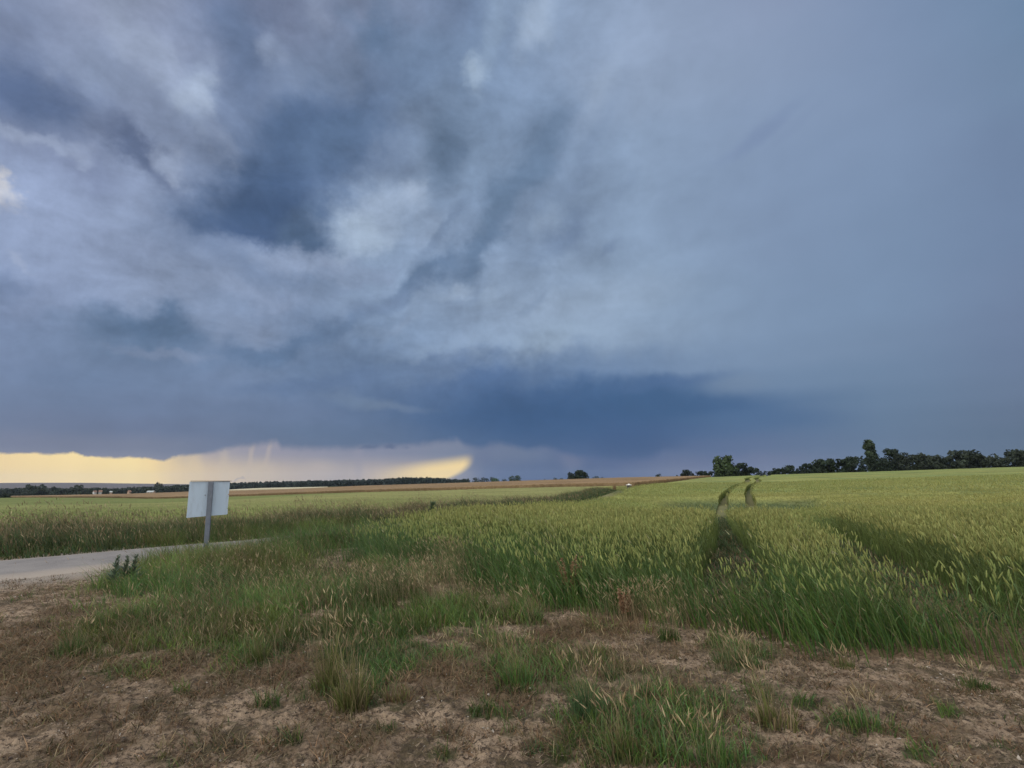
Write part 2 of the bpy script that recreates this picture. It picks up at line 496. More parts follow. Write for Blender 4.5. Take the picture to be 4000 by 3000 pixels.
def ground(px, py, lift=0.0):
    """point on the terrain (plus lift) under a photograph pixel"""
    d = ray(px, py)
    t0, t = 1.0, 1.0
    prev = EYE - lift
    while t < 4000:
        p = d * t
        h = EYE + p[2] - float(hz(p[0], p[1])) - lift
        if h <= 0:
            lo, hi = t0, t
            for _ in range(30):
                m = (lo + hi) / 2
                q = d * m
                if EYE + q[2] - float(hz(q[0], q[1])) - lift > 0:
                    lo = m
                else:
                    hi = m
            q = d * hi
            return np.array([q[0], q[1], EYE + q[2] - lift])
        t0 = t
        t *= 1.02
    q = d * 4000
    return np.array([q[0], q[1], 0])


def at_depth(px, py, y):
    d = ray(px, py)
    return np.array([d[0] / d[1] * y, y, EYE + d[2] / d[1] * y])


def ground_many(px, py):
    """near, gently rolling ground under many pixels at once"""
    d = ray(px, py)
    z = np.zeros(len(d))
    for _ in range(8):
        t_ = (z - EYE) / np.minimum(d[:, 2], -.02)
        z = hz(d[:, 0] * t_, d[:, 1] * t_)
    return np.stack([d[:, 0] * t_, d[:, 1] * t_, z], -1)


# ------------------------------------------------------------------ mesh helpers
class Geo:
    def __init__(s):
        s.v, s.f, s.c, s.n = [], [], [], 0

    def add(s, v, f, c):
        v = np.asarray(v, np.float32).reshape(-1, 3)
        s.v.append(v)
        s.f.append(np.asarray(f, np.int64) + s.n)
        c = np.asarray(c, np.float32)
        if c.ndim == 1:
            c = np.repeat(c[None], len(v), 0)
        s.c.append(c.reshape(-1, 3))
        s.n += len(v)

    def build(s, name, mat, parent=None, loc=None, smooth_=False):
        v = np.concatenate(s.v)
        c = np.concatenate(s.c)
        if loc is not None and parent is None:
            v = v - np.asarray(loc, np.float32)
        me = bpy.data.meshes.new(name)
        me.vertices.add(len(v))
        me.vertices.foreach_set('co', v.astype(np.float32).ravel())
        idx = np.concatenate([f.ravel() for f in s.f])
        tot = np.concatenate([np.full(len(f), f.shape[1]) for f in s.f])
        me.loops.add(len(idx))
        me.loops.foreach_set('vertex_index', idx.astype(np.int32))
        me.polygons.add(len(tot))
        st_ = np.concatenate([[0], np.cumsum(tot)[:-1]])
        me.polygons.foreach_set('loop_start', st_.astype(np.int32))
        me.polygons.foreach_set('use_smooth', np.full(len(tot), smooth_))
        me.update(calc_edges=True)
        at = me.color_attributes.new('col', 'FLOAT_COLOR', 'POINT')
        at.data.foreach_set('color', np.concatenate([c, np.ones((len(c), 1), np.float32)], 1).astype(np.float32).ravel())
        me.materials.append(mat)
        o = bpy.data.objects.new(name, me)
        COL.objects.link(o)
        if loc is not None and parent is None:
            o.location = loc
        if parent is not None:
            o.parent = parent
        return o


def tag(o, label=None, cat=None, group=None, kind=None):
    if label:
        o['label'] = label
    if cat:
        o['category'] = cat
    if group:
        o['group'] = group
    if kind:
        o['kind'] = kind
    return o


def empty(name, loc, label, cat, group=None, rz=0.0):
    o = bpy.data.objects.new(name, None)
    o.empty_display_size = 0.2
    o.location = loc
    o.rotation_euler = (0, 0, rz)
    COL.objects.link(o)
    return tag(o, label, cat, group)


def blades(g, P, h, w, lean, cb, ct, nseg=3, droop=0.0, pw=1.7, face=None, jit=0.12):
    """grass blades: P (N,3) roots, lean (N,2) tip offset as share of height"""
    n = len(P)
    if n == 0:
        return
    h = np.broadcast_to(h, (n,)).astype(float)
    w = np.broadcast_to(w, (n,)).astype(float)
    droop = np.broadcast_to(droop, (n,)).astype(float)
    if face is None:
        face = rng.random(n) * math.pi
    t = np.linspace(0, 1, nseg + 1)
    s = np.stack([np.cos(face), np.sin(face), np.zeros(n)], -1)
    sp = np.zeros((n, nseg + 1, 3))
    sp[:, :, :2] = P[:, None, :2] + lean[:, None, :] * (h[:, None, None]) * (t[None, :, None] ** pw)
    sp[:, :, 2] = P[:, None, 2] + h[:, None] * (t[None] - droop[:, None] * t[None] ** 3)
    wd = w[:, None] * 0.5 * (1 - 0.92 * t[None] ** 1.6)
    a = sp - s[:, None, :] * wd[:, :, None]
    b = sp + s[:, None, :] * wd[:, :, None]
    v = np.stack([a, b], 2)
    k = (nseg + 1) * 2
    base = (np.arange(n) * k)[:, None, None]
    q = np.array([[2 * i, 2 * i + 1, 2 * i + 3, 2 * i + 2] for i in range(nseg)])
    f = (base + q[None]).reshape(-1, 4)
    cb = np.broadcast_to(np.asarray(cb, float), (n, 3))
    ct = np.broadcast_to(np.asarray(ct, float), (n, 3))
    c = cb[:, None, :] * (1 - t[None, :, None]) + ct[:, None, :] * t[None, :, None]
    c = c * (1 + jit * rng.standard_normal((n, 1, 1)))
    c = np.clip(np.repeat(c[:, :, None, :], 2, 2), 0.004, 1)
    g.add(v, f, c.reshape(-1, 3))
    return sp[:, -1]


def ears(g, P, D, ln, rad, c0, c1, sides=4, ts=(0, .18, .55, .86, 1), rs=(.35, .95, 1.0, .7, .12)):
    """spindle shaped ears: P (N,3) foot, D (N,3) unit direction"""
    n = len(P)
    if n == 0:
        return
    ln = np.broadcast_to(ln, (n,)).astype(float)
    rad = np.broadcast_to(rad, (n,)).astype(float)
    up = np.tile(np.array([0.3, 0.9, 0.1]), (n, 1))
    A = np.cross(D, up)
    A /= np.linalg.norm(A, axis=1, keepdims=True)
    B = np.cross(D, A)
    th = rng.random(n)[:, None] * 6.28 + np.arange(sides)[None] * 2 * math.pi / sides
    ringd = A[:, None] * np.cos(th)[..., None] + B[:, None] * np.sin(th)[..., None]
    nr = len(ts)
    v = np.zeros((n, nr, sides, 3))
    for i, (tt, rr) in enumerate(zip(ts, rs)):
        v[:, i] = (P + D * (ln * tt)[:, None])[:, None] + ringd * (rad * rr)[:, None, None]
    q = []
    for i in range(nr - 1):
        for j in range(sides):
            q.append([i * sides + j, i * sides + (j + 1) % sides, (i + 1) * sides + (j + 1) % sides, (i + 1) * sides + j])
    f = ((np.arange(n) * nr * sides)[:, None, None] + np.array(q)[None]).reshape(-1, 4)
    c0 = np.broadcast_to(np.asarray(c0, float), (n, 3))
    c1 = np.broadcast_to(np.asarray(c1, float), (n, 3))
    tt = np.array(ts)
    c = c0[:, None] * (1 - tt[None, :, None]) + c1[:, None] * tt[None, :, None]
    c = np.clip(c * (1 + .1 * rng.standard_normal((n, 1, 1))), .004, 1)
    g.add(v, f, np.repeat(c[:, :, None], sides, 2).reshape(-1, 3))


def pick(a, n):
    return a[rng.integers(0, len(a), n)]


def in_poly(x, y, poly):
    x = np.asarray(x)
    y = np.asarray(y)
    ins = np.zeros(x.shape, bool)
    m = len(poly)
    for i in range(m):
        x1, y1 = poly[i]
        x2, y2 = poly[(i + 1) % m]
        if y1 == y2:
            continue
        c = ((y1 > y) != (y2 > y)) & (x < (x2 - x1) * (y - y1) / (y2 - y1) + x1)
        ins ^= c
    return ins


def dist_line(x, y, pts):
    d = np.full(np.shape(x), 1e9)
    for (x1, y1), (x2, y2) in zip(pts[:-1], pts[1:]):
        dx, dy = x2 - x1, y2 - y1
        t = np.clip(((x - x1) * dx + (y - y1) * dy) / (dx * dx + dy * dy), 0, 1)
        d = np.minimum(d, np.hypot(x - x1 - t * dx, y - y1 - t * dy))
    return d


def spline(pts, n=12):
    p = np.array(pts, float)
    p = np.vstack([2 * p[0] - p[1], p, 2 * p[-1] - p[-2]])
    out = []
    for i in range(1, len(p) - 2):
        for t in np.linspace(0, 1, n, endpoint=False):
            a, b, c, d = p[i - 1:i + 3]
            out.append(.5 * (2 * b + (c - a) * t + (2 * a - 5 * b + 4 * c - d) * t * t + (3 * b - a - 3 * c + d) * t ** 3))
    out.append(p[-2])
    return np.array(out)


# ------------------------------------------------------------------ materials
def new_mat(name):
    m = bpy.data.materials.new(name)
    m.use_nodes = True
    m.node_tree.nodes.clear()
    return m


class NT:
    def __init__(s, m):
        s.t = m.node_tree

    def n(s, typ, **kw):
        x = s.t.nodes.new(typ)
        for k, v in kw.items():
            setattr(x, k, v)
        return x

    def l(s, a, b):
        s.t.links.new(a, b)

    def noise(s, vec, scale, detail=4, rough=.6):
        x = s.n('ShaderNodeTexNoise')
        s.l(vec, x.inputs['Vector'])
        x.inputs['Scale'].default_value = scale
        x.inputs['Detail'].default_value = detail
        x.inputs['Roughness'].default_value = rough
        return x.outputs[0]

    def rng(s, v, a, b, c=0.0, d=1.0):
        x = s.n('ShaderNodeMapRange', interpolation_type='SMOOTHSTEP')
        s.l(v, x.inputs[0])
        for i, q in enumerate((a, b, c, d)):
            x.inputs[i + 1].default_value = q
        return x.outputs[0]

    def mix(s, f, a, b, blend='MIX'):
        x = s.n('ShaderNodeMix', data_type='RGBA', blend_type=blend)
        for sock, v in ((x.inputs[0], f), (x.inputs[6], a), (x.inputs[7], b)):
            if isinstance(v, bpy.types.NodeSocket):
                s.l(v, sock)
            elif isinstance(v, (int, float)):
                sock.default_value = v
            else:
                sock.default_value = (*v, 1)
        return x.outputs[2]


def plant_mat(name, trans=0.25, rough=0.6, var=0.25, vscale=3.0):
    """leaf material: colour of each blade from its mesh, mottled, light passing through"""
    m = new_mat(name)
    t = NT(m)
    at = t.n('ShaderNodeAttribute', attribute_name='col')
    geo = t.n('ShaderNodeNewGeometry')
    ns = t.rng(t.noise(geo.outputs['Position'], vscale, 3), .25, .75, 1 - var, 1 + var)
    cc = t.n('ShaderNodeCombineXYZ')
    for i in range(3):
        t.l(ns, cc.inputs[i])
    c = t.mix(1.0, at.outputs['Color'], cc.outputs[0], 'MULTIPLY')
    p = t.n('ShaderNodeBsdfPrincipled')
    t.l(c, p.inputs['Base Color'])
    p.inputs['Roughness'].default_value = rough
    p.inputs['Specular IOR Level'].default_value = 0.25
    tr = t.n('ShaderNodeBsdfTranslucent')
    t.l(c, tr.inputs[0])
    mx = t.n('ShaderNodeMixShader')
    mx.inputs[0].default_value = trans
    t.l(p.outputs[0], mx.inputs[1])
    t.l(tr.outputs[0], mx.inputs[2])
    o = t.n('ShaderNodeOutputMaterial')
    t.l(mx.outputs[0], o.inputs[0])
    return m


def solid_mat(name, c1, c2, scale, rough=.8, bump=0.0, bscale=None, metal=0.0, dist=0.01):
    m = new_mat(name)
    t = NT(m)
    tcn = t.n('ShaderNodeTexCoord')
    f = t.rng(t.noise(tcn.outputs['Object'], scale, 6, .65), .3, .7)
    c = t.mix(f, c1, c2)
    p = t.n('ShaderNodeBsdfPrincipled')
    t.l(c, p.inputs['Base Color'])
    p.inputs['Roughness'].default_value = rough
    p.inputs['Metallic'].default_value = metal
    if bump:
        b = t.n('ShaderNodeBump')
        b.inputs['Strength'].default_value = bump
        b.inputs['Distance'].default_value = dist
        t.l(t.noise(tcn.outputs['Object'], bscale or scale * 4, 5, .7), b.inputs['Height'])
        t.l(b.outputs[0], p.inputs['Normal'])
    o = t.n('ShaderNodeOutputMaterial')
    t.l(p.outputs[0], o.inputs[0])
    return m


MAT_GRASS = plant_mat('grass_blade', .3, .55, .2, 2.0)
MAT_WHEAT = plant_mat('wheat_plant', .22, .6, .15, 1.2)
MAT_LEAF = plant_mat('tree_leaf', .12, .7, .3, .6)
MAT_BARK = solid_mat('bark', (.06, .045, .035), (.10, .08, .06), 3, .9, .5)

# ------------------------------------------------------------------ layout on the ground
ROAD_C = spline([(-40, -12), (-26, 1.5), (-16.5, 6.2), (-12.4, 8.5), (-9.5, 11.0), (-6.9, 14.4), (-4.2, 18.6), (-.6, 25.2), (3.2, 36), (8.6, 52), (15.5, 76), (20, 92)], 14)
ROAD_W = 2.9
WHEAT_EDGE = [tuple(ground(*p)[:2]) for p in ((1330, 2190), (1500, 2215), (1700, 2255), (1850, 2290), (2000, 2340), (2080, 2385), (2250, 2395), (2500, 2415), (2750, 2440),
              (3000, 2490), (3250, 2545), (3500, 2575), (3700, 2590), (3900, 2610), (4200, 2660))]
WHEAT_LEFT = [(-3.6, 11.6), (-2.2, 14.6), (0.0, 20.3), (2.9, 29), (6.4, 40), (10.2, 51), (17.5, 78), (22, 92), (40, 126), (78, 206)]
WHEAT_POLY = WHEAT_LEFT[::-1] + WHEAT_EDGE + [(40, 4), (330, 30), (330, 150), (165, 172), (140, 182), (120, 196)]
TRACK_A = spline([(2.95, 7.0), (4.7, 11.5), (6.45, 16), (9.6, 24), (13.0, 33), (20.2, 50), (27, 65), (38, 88), (52, 115), (64, 142), (84, 176), (96, 200)], 10)
TRACK_B = TRACK_A.copy()
_td = np.gradient(TRACK_A, axis=0)
_td /= np.linalg.norm(_td, axis=1, keepdims=True)
TRACK_B = TRACK_A + np.stack([_td[:, 1], -_td[:, 0]], 1) * 2.15
CROSS = spline([(9.5, 44.5), (14, 43.2), (18, 42.4), (23, 42), (28, 40.5), (33, 38)], 8)     # headland track across the field


def lodged(x, y):
    """0..1: wheat flattened and weedy in the dip behind the first rise, and along a thin strip each side"""
    nz = fbm(x * .35, y * .35, 3, 43) - .5
    e = np.hypot((x - 16.2 - .30 * (y - 38)) / 5.6, (y - 37.5) / 9.0) + nz * .55
    st_ = dist_line(x, y, [tuple(p) for p in CROSS[::3]]) + 2.2 * nz
    return np.maximum(sstep(e, 1.08, .86), .75 * sstep(st_, 2.2, 1.2))


def track_d(x, y):
    a_ = dist_line(x, y, [tuple(p) for p in TRACK_A[::4]] + [tuple(TRACK_A[-1])])
    b_ = dist_line(x, y, [tuple(p) for p in TRACK_B[::4]] + [tuple(TRACK_B[-1])])
    nearw = sstep(y, 24, 16)                                   # turned wider where the tractor came in
    return np.minimum(a_ + .05 * nearw - .22 * sstep(y, 13, 9.5), b_ - .30 * nearw)


# foreground plant cover, as patches (centre, radii in photograph pixels, weight) laid on the ground
GREEN = [(620, 2480, 420, 110, 1.0), (330, 2540, 160, 60, .7), (950, 2430, 380, 110, .9), (1150, 2330, 330, 110, .9), (1500, 2300, 300, 90, .9), (1420, 2480, 420, 90, .9),
         (1750, 2420, 300, 90, .9), (1950, 2540, 130, 90, .7), (2060, 2610, 150, 90, 1.0), (2000, 2420, 200, 60, .8), (800, 2250, 260, 90, .9), (620, 2280, 200, 60, .8),
         (470, 2300, 170, 50, .9), (1050, 2220, 260, 100, .9), (2290, 2730, 110, 100, .8), (2420, 2640, 180, 70, .5), (2600, 2760, 230, 90, .75), (2700, 2870, 240, 80, .8), (2880, 2960, 260, 70, .7),
         (2450, 2890, 130, 80, .8), (2900, 2555, 170, 65, .95), (2980, 2730, 120, 80, .6), (2560, 2960, 200, 60, .6), (3400, 2830, 130, 50, .6), (3100, 2900, 150, 50, .3), (1330, 2650, 150, 110, .6),
         (1700, 2560, 200, 50, .5), (3050, 2620, 90, 35, .4), (760, 2560, 160, 50, .5), (1000, 2500, 620, 150, .85), (1620, 2560, 440, 120, .65), (1100, 2340, 760, 130, .9), (760, 2400, 420, 110, .8), (1250, 2620, 400, 80, .5), (480, 2610, 320, 60, .45), (1200, 2700, 260, 90, .4), (1800, 2480, 360, 90, .6), (2520, 2720, 460, 150, .5), (2800, 2860, 420, 120, .5), (2600, 2820, 520, 190, .75), (2060, 2600, 260, 130, .8), (1450, 2560, 520, 130, .8), (1350, 2680, 260, 110, .6), (2900, 2570, 240, 90, .9), (600, 2560, 380, 90, .7), (3380, 2830, 220, 80, .6), (1130, 2900, 70, 30, .7), (1500, 2860, 80, 30, .7), (900, 2830, 70, 26, .6), (1750, 2950, 90, 34, .7), (3150, 2750, 80, 30, .7), (3600, 2950, 90, 34, .6), (2950, 2900, 120, 40, .7), (700, 2700, 80, 28, .6), (1050, 2760, 90, 30, .7), (1900, 2790, 100, 36, .7), (420, 2790, 80, 30, .6), (3700, 2790, 80, 30, .5), (2200, 2960, 80, 30, .6), (2380, 2480, 100, 50, .4), (2330, 2580, 120, 60, .5), (330, 2380, 120, 40, .3), (1500, 2760, 120, 50, .4)]
BROWN = [(700, 2610, 420, 70, .8), (400, 2400, 300, 60, .5), (1130, 2620, 220, 120, .7), (1800, 2620, 320, 110, .8), (1550, 2720, 320, 80, .6), (2200, 2480, 160, 60, .8), (2350, 2440, 200, 60, .9),
         (2500, 2600, 280, 80, .7), (2650, 2700, 240, 80, .5), (2480, 2830, 150, 60, .7), (3300, 2700, 300, 50, .35), (3600, 2700, 250, 60, .4), (250, 2750, 300, 150, .6), (150, 2450, 200, 90, .6), (3150, 2960, 300, 60, .5),
         (950, 2700, 300, 50, .5), (700, 2850, 400, 60, .35), (1700, 2860, 300, 60, .35), (3850, 2960, 200, 70, .4), (1000, 2640, 600, 90, .55), (1900, 2680, 350, 110, .6), (120, 2600, 300, 220, .85), (330, 2900, 380, 110, .7), (250, 2400, 260, 70, .7), (1200, 2900, 500, 80, .5), (2150, 2880, 180, 90, .5), (2750, 2760, 350, 120, .5), (3550, 2880, 400, 70, .4), (200, 2340, 240, 50, .5)]


def cover(px, py, lst):
    v = np.zeros_like(px)
    for cx, cy, rx, ry, k in lst:
        v = np.maximum(v, k * sstep(np.hypot((px - cx) / rx, (py - cy) / ry), 1.4, .1))
    return v


def fg_mask(x, y):
    px, py = to_px(x, y, hz(x, y))
    nz = fbm(x * 2.2, y * 2.2, 4, 11)
    gm = np.clip(cover(px, py, GREEN) + (nz - .5) * 1.15 + (fbm(x * 7, y * 7, 3, 13) - .5) * .5, 0, 1)
    bm = np.clip(cover(px, py, BROWN) + (fbm(x * 3, y * 3, 4, 23) - .5) * 1.1, 0, 1)
    return gm, bm


# ------------------------------------------------------------------ ground sheet
azs = np.concatenate([np.linspace(R(-180), R(-56), 70, endpoint=False), np.linspace(R(-56), R(56), 1050, endpoint=False), np.linspace(R(56), R(180), 70, endpoint=False)])
rs = np.concatenate([np.geomspace(.15, 2.8, 14, endpoint=False), np.geomspace(2.8, 13, 420, endpoint=False), np.geomspace(13, 60, 150, endpoint=False), np.geomspace(60, 3900, 190)])
A_, R_ = np.meshgrid(azs, rs)
gx, gy = R_ * np.sin(A_), R_ * np.cos(A_)
gz = hz(gx, gy)
near = sstep(R_, 18, 6) * sstep(np.abs(A_), R(70), R(57))
droad = dist_line(gx, gy, [tuple(p) for p in ROAD_C[::6]])
near = near * sstep(droad, 1.9, 2.6)
clod = (fbm(gx * 9, gy * 9, 4, 31) - .5) * .065 + (np.abs(fbm(gx * 22, gy * 22, 3, 37) - .5)) * .05
gz = gz + clod * near - .02 * sstep(droad, 2.4, 1.6) * sstep(R_, 120, 60)
# wheel-worn, lumpy edge of the bare strip
gm, bm = fg_mask(gx, gy)
inw = in_poly(gx, gy, WHEAT_POLY)
dpark = dist_line(gx, gy, [tuple(p) for p in ROAD_C[::6]])
cov = np.stack([np.where(inw, 0.0, gm) * near, np.where(inw, 1.0, bm * near), sstep(dpark, 3.4, 1.7)], -1)
nA, nR = len(azs), len(rs)
ii, jj = np.meshgrid(np.arange(nR - 1), np.arange(nA), indexing='ij')
f = np.stack([ii * nA + jj, ii * nA + (jj + 1) % nA, (ii + 1) * nA + (jj + 1) % nA, (ii + 1) * nA + jj], -1).reshape(-1, 4)[:, ::-1]
g = Geo()
g.add(np.stack([gx, gy, gz], -1), f, cov.reshape(-1, 3))
g.add([(0, 0, float(hz(0, .01)))], np.zeros((0, 4)), (0, 0, 0))
g.f.append(np.array([[g.n - 1, (j + 1) % nA, j] for j in range(nA)]))

m = new_mat('earth')
t = NT(m)
geo = t.n('ShaderNodeNewGeometry')
pos = geo.outputs['Position']
at = t.n('ShaderNodeAttribute', attribute_name='col')
sc = t.n('ShaderNodeSeparateColor')
t.l(at.outputs['Color'], sc.inputs[0])
soil = t.mix(t.rng(t.noise(pos, 1.3, 5), .35, .65), (.275, .202, .138), (.435, .325, .225))
soil = t.mix(t.rng(t.noise(pos, 6, 7, .75), .46, .60), soil, (.17, .118, .075))
soil = t.mix(t.rng(t.noise(pos, 2.3, 7, .8), .46, .60), soil, (.105, .082, .050))
soil = t.mix(t.rng(t.noise(pos, 24, 6, .8), .50, .60), soil, (.075, .056, .042))
soil = t.mix(t.rng(t.noise(pos, 60, 3, .7), .60, .68), soil, (.05, .040, .034))
soil = t.mix(t.rng(t.noise(pos, 75, 3, .7), .66, .72), soil, (.55, .50, .44))
litter = t.mix(t.rng(t.noise(pos, 30, 5, .7), .4, .62), (.11, .075, .048), (.22, .16, .10))
turf = t.mix(t.rng(t.noise(pos, 18, 5, .7), .38, .62), (.06, .07, .03), (.12, .105, .06))
gravel = t.mix(t.rng(t.noise(pos, 40, 5, .75), .4, .62), (.24, .20, .165), (.42, .37, .31))
c = t.mix(t.rng(sc.outputs[1], .25, .7), soil, litter)
c = t.mix(t.rng(sc.outputs[0], .25, .65), c, turf)
c = t.mix(sc.outputs[2], c, gravel)
sep = t.n('ShaderNodeSeparateXYZ')
t.l(pos, sep.inputs[0])
ln_ = t.n('ShaderNodeVectorMath', operation='LENGTH')
t.l(pos, ln_.inputs[0])
farf = t.rng(ln_.outputs['Value'], 18, 30)
fcol = t.mix(t.rng(t.noise(pos, .02, 5), .4, .6), (.10, .115, .045), (.20, .185, .09))
c = t.mix(farf, c, fcol)
c = t.mix(t.rng(ln_.outputs['Value'], 1300, 1700), c, (.13, .115, .115))  # far hills: hazy mauve put into the ground colour by distance
p = t.n('ShaderNodeBsdfPrincipled')
p.inputs['Roughness'].default_value = .95
p.inputs['Specular IOR Level'].default_value = .1
t.l(c, p.inputs['Base Color'])
b = t.n('ShaderNodeBump')
b.inputs['Strength'].default_value = .9
b.inputs['Distance'].default_value = .03
t.l(t.noise(pos, 38, 7, .75), b.inputs['Height'])
t.l(b.outputs[0], p.inputs['Normal'])
o = t.n('ShaderNodeOutputMaterial')
t.l(p.outputs[0], o.inputs[0])
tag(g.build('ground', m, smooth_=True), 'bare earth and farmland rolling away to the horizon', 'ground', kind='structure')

# ------------------------------------------------------------------ road
g = Geo()
dr = np.gradient(ROAD_C, axis=0)
dr /= np.linalg.norm(dr, axis=1, keepdims=True)
nr_ = np.stack([dr[:, 1], -dr[:, 0]], 1)
K = 13
offs = np.linspace(-.5, .5, K)
rv = []
for i in range(len(ROAD_C)):
    wob = .12 * (vn(i * .5, 3.3, 2) - .5), .18 * (vn(i * .6, 8.1, 4) - .5)
    for k_, of in enumerate(offs):
        q = ROAD_C[i] + nr_[i] * (of * ROAD_W + (wob[0] if k_ == 0 else wob[1] if k_ == K - 1 else 0))
        rv.append((q[0], q[1], float(hz(*q)) + .03 - (.05 if k_ in (0, K - 1) else 0) + .03 * (1 - (2 * of) ** 2)))
n_ = int(np.argmax(ROAD_C[:, 1] > 44))
rv = rv[:n_ * K]
f = [[i * K + k_, i * K + k_ + 1, (i + 1) * K + k_ + 1, (i + 1) * K + k_] for i in range(n_ - 1) for k_ in range(K - 1)]
g.add(rv, f, np.tile(np.abs(offs)[:, None] * 2, (n_, 3)))
m = new_mat('worn_asphalt')
t = NT(m)
geo = t.n('ShaderNodeNewGeometry')
at = t.n('ShaderNodeAttribute', attribute_name='col')
sc = t.n('ShaderNodeSeparateColor')
t.l(at.outputs['Color'], sc.inputs[0])
pos = geo.outputs['Position']
c = t.mix(t.rng(t.noise(pos, 1.1, 5), .35, .65), (.165, .15, .142), (.225, .205, .19))
c = t.mix(t.rng(t.noise(pos, 60, 3, .7), .5, .72), c, (.33, .31, .29))
c = t.mix(t.rng(sc.outputs[0], .62, 1.0, 0, .8), c, (.37, .31, .25))
p = t.n('ShaderNodeBsdfPrincipled')
p.inputs['Roughness'].default_value = .85
t.l(c, p.inputs['Base Color'])
b = t.n('ShaderNodeBump')
b.inputs['Strength'].default_value = .5
b.inputs['Distance'].default_value = .006
t.l(t.noise(pos, 90, 4, .7), b.inputs['Height'])
t.l(b.outputs[0], p.inputs['Normal'])
o = t.n('ShaderNodeOutputMaterial')
t.l(p.outputs[0], o.inputs[0])
tag(g.build('road', m, smooth_=True), 'narrow worn asphalt lane curving past the sign', 'road', kind='structure')


# ------------------------------------------------------------------ crop canopies farther off
def canopy(name, inside, height, az_rng, r_rng, naz, nr2, colf, mat, rough_z, label, cat, taper=None):
    a = np.linspace(az_rng[0], az_rng[1], naz)
    r = np.geomspace(r_rng[0], r_rng[1], nr2)
    A2, R2 = np.meshgrid(a, r)
    x, y = R2 * np.sin(A2), R2 * np.cos(A2)
    ok = inside(x, y)
    hh = height * np.ones_like(x)
    if taper is not None:
        hh = hh * taper(x, y)
    z = hz(x, y) + hh + rough_z * (fbm(x * 1.7, y * 1.7, 3, 41) - .5) + rough_z * .6 * (rng.random(x.shape) - .5)
    fm = ok[:-1, :-1] & ok[1:, :-1] & ok[:-1, 1:] & ok[1:, 1:]
    i, j = np.nonzero(fm)
    F = np.stack([i * naz + j, i * naz + j + 1, (i + 1) * naz + j + 1, (i + 1) * naz + j], -1)[:, ::-1]
    V = np.stack([x, y, z], -1).reshape(-1, 3)
    C_ = colf(x, y).reshape(-1, 3)
    ed = np.concatenate([F[:, [0, 1]], F[:, [1, 2]], F[:, [2, 3]], F[:, [3, 0]]])
    key = np.sort(ed, 1)
    kk = key[:, 0].astype(np.int64) * (naz * nr2) + key[:, 1]
    _, inv_, cnt = np.unique(kk, return_inverse=True, return_counts=True)
    be = ed[cnt[inv_] == 1]
    used = np.unique(be)
    Vb = V[used].copy()
    Vb[:, 2] = hz(Vb[:, 0], Vb[:, 1]) - .05
    remap = np.zeros(len(V), int)
    remap[used] = np.arange(len(used)) + len(V)
    SK = np.stack([be[:, 1], be[:, 0], remap[be[:, 0]], remap[be[:, 1]]], -1)
    allV = np.concatenate([V, Vb])
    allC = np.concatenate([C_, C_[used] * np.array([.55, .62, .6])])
    allF = np.concatenate([F, SK])
    u_, inv2 = np.unique(allF, return_inverse=True)
    gg = Geo()
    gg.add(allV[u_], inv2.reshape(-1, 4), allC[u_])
    return tag(gg.build(name, mat, smooth_=False), label, cat, kind='stuff')


def crop_mat(name, sc1, sc2, amp):
    m = new_mat(name)
    t = NT(m)
    geo = t.n('ShaderNodeNewGeometry')
    at = t.n('ShaderNodeAttribute', attribute_name='col')
    pos = geo.outputs['Position']
    f = t.rng(t.noise(pos, sc1, 6, .7), .3, .7, 1 - amp, 1 + amp)
    f2 = t.rng(t.noise(pos, sc2, 3, .6), .3, .7, 1 - amp * .5, 1 + amp * .5)
    ml = t.n('ShaderNodeMath', operation='MULTIPLY')
    t.l(f, ml.inputs[0])
    t.l(f2, ml.inputs[1])
    cc = t.n('ShaderNodeCombineXYZ')
    for i in range(3):
        t.l(ml.outputs[0], cc.inputs[i])
    c = t.mix(1.0, at.outputs['Color'], cc.outputs[0], 'MULTIPLY')
    p = t.n('ShaderNodeBsdfPrincipled')
    p.inputs['Roughness'].default_value = .9
    p.inputs['Specular IOR Level'].default_value = .1
    t.l(c, p.inputs['Base Color'])
    b = t.n('ShaderNodeBump')
    b.inputs['Strength'].default_value = .8
    b.inputs['Distance'].default_value = .08
    t.l(t.noise(pos, sc1 * 1.5, 4, .7), b.inputs['Height'])
    t.l(b.outputs[0], p.inputs['Normal'])
    o = t.n('ShaderNodeOutputMaterial')
    t.l(p.outputs[0], o.inputs[0])
    return m


MAT_CROP = crop_mat('crop_canopy', 5.0, .12, .28)
W_H = .80
EAR_Y = np.array([.325, .31, .102])
EAR_G = np.array([.225, .275, .085])


def wheat_tone(x, y):
    """0 green .. 1 yellow, drifting over the field"""
    d = np.hypot(x, y)
    k = fbm(x * .10, y * .16, 4, 51) * .9 + fbm(x * .7, y * .7, 3, 57) * .35 - .12
    k = k + .25 * sstep(y, 20, 26) * sstep(y, 60, 34) * sstep(x, 10, 22)
    k = k - .25 * sstep(d, 130, 190)
    return np.clip(k, 0, 1)


def wheat_col(x, y):
    k = wheat_tone(x, y)[..., None]
    c = EAR_G * (1 - k) + EAR_Y * k
    gr = sstep(fbm(x * .22 + 3, y * .06, 3, 61), .56, .70)[..., None]
    c = (c * (1 - .45 * gr) + np.array([.13, .19, .075]) * .45 * gr) * .86
    lod = .85 * lodged(x, y)[..., None]      # lodged, weedy strip
    return c * (1 - lod) + np.array([.075, .105, .05]) * lod


def in_wheat(x, y):
    return in_poly(x, y, WHEAT_POLY) & (track_d(x, y) > .30 + .0016 * np.hypot(x, y)) & (np.hypot(x, y) > 21)


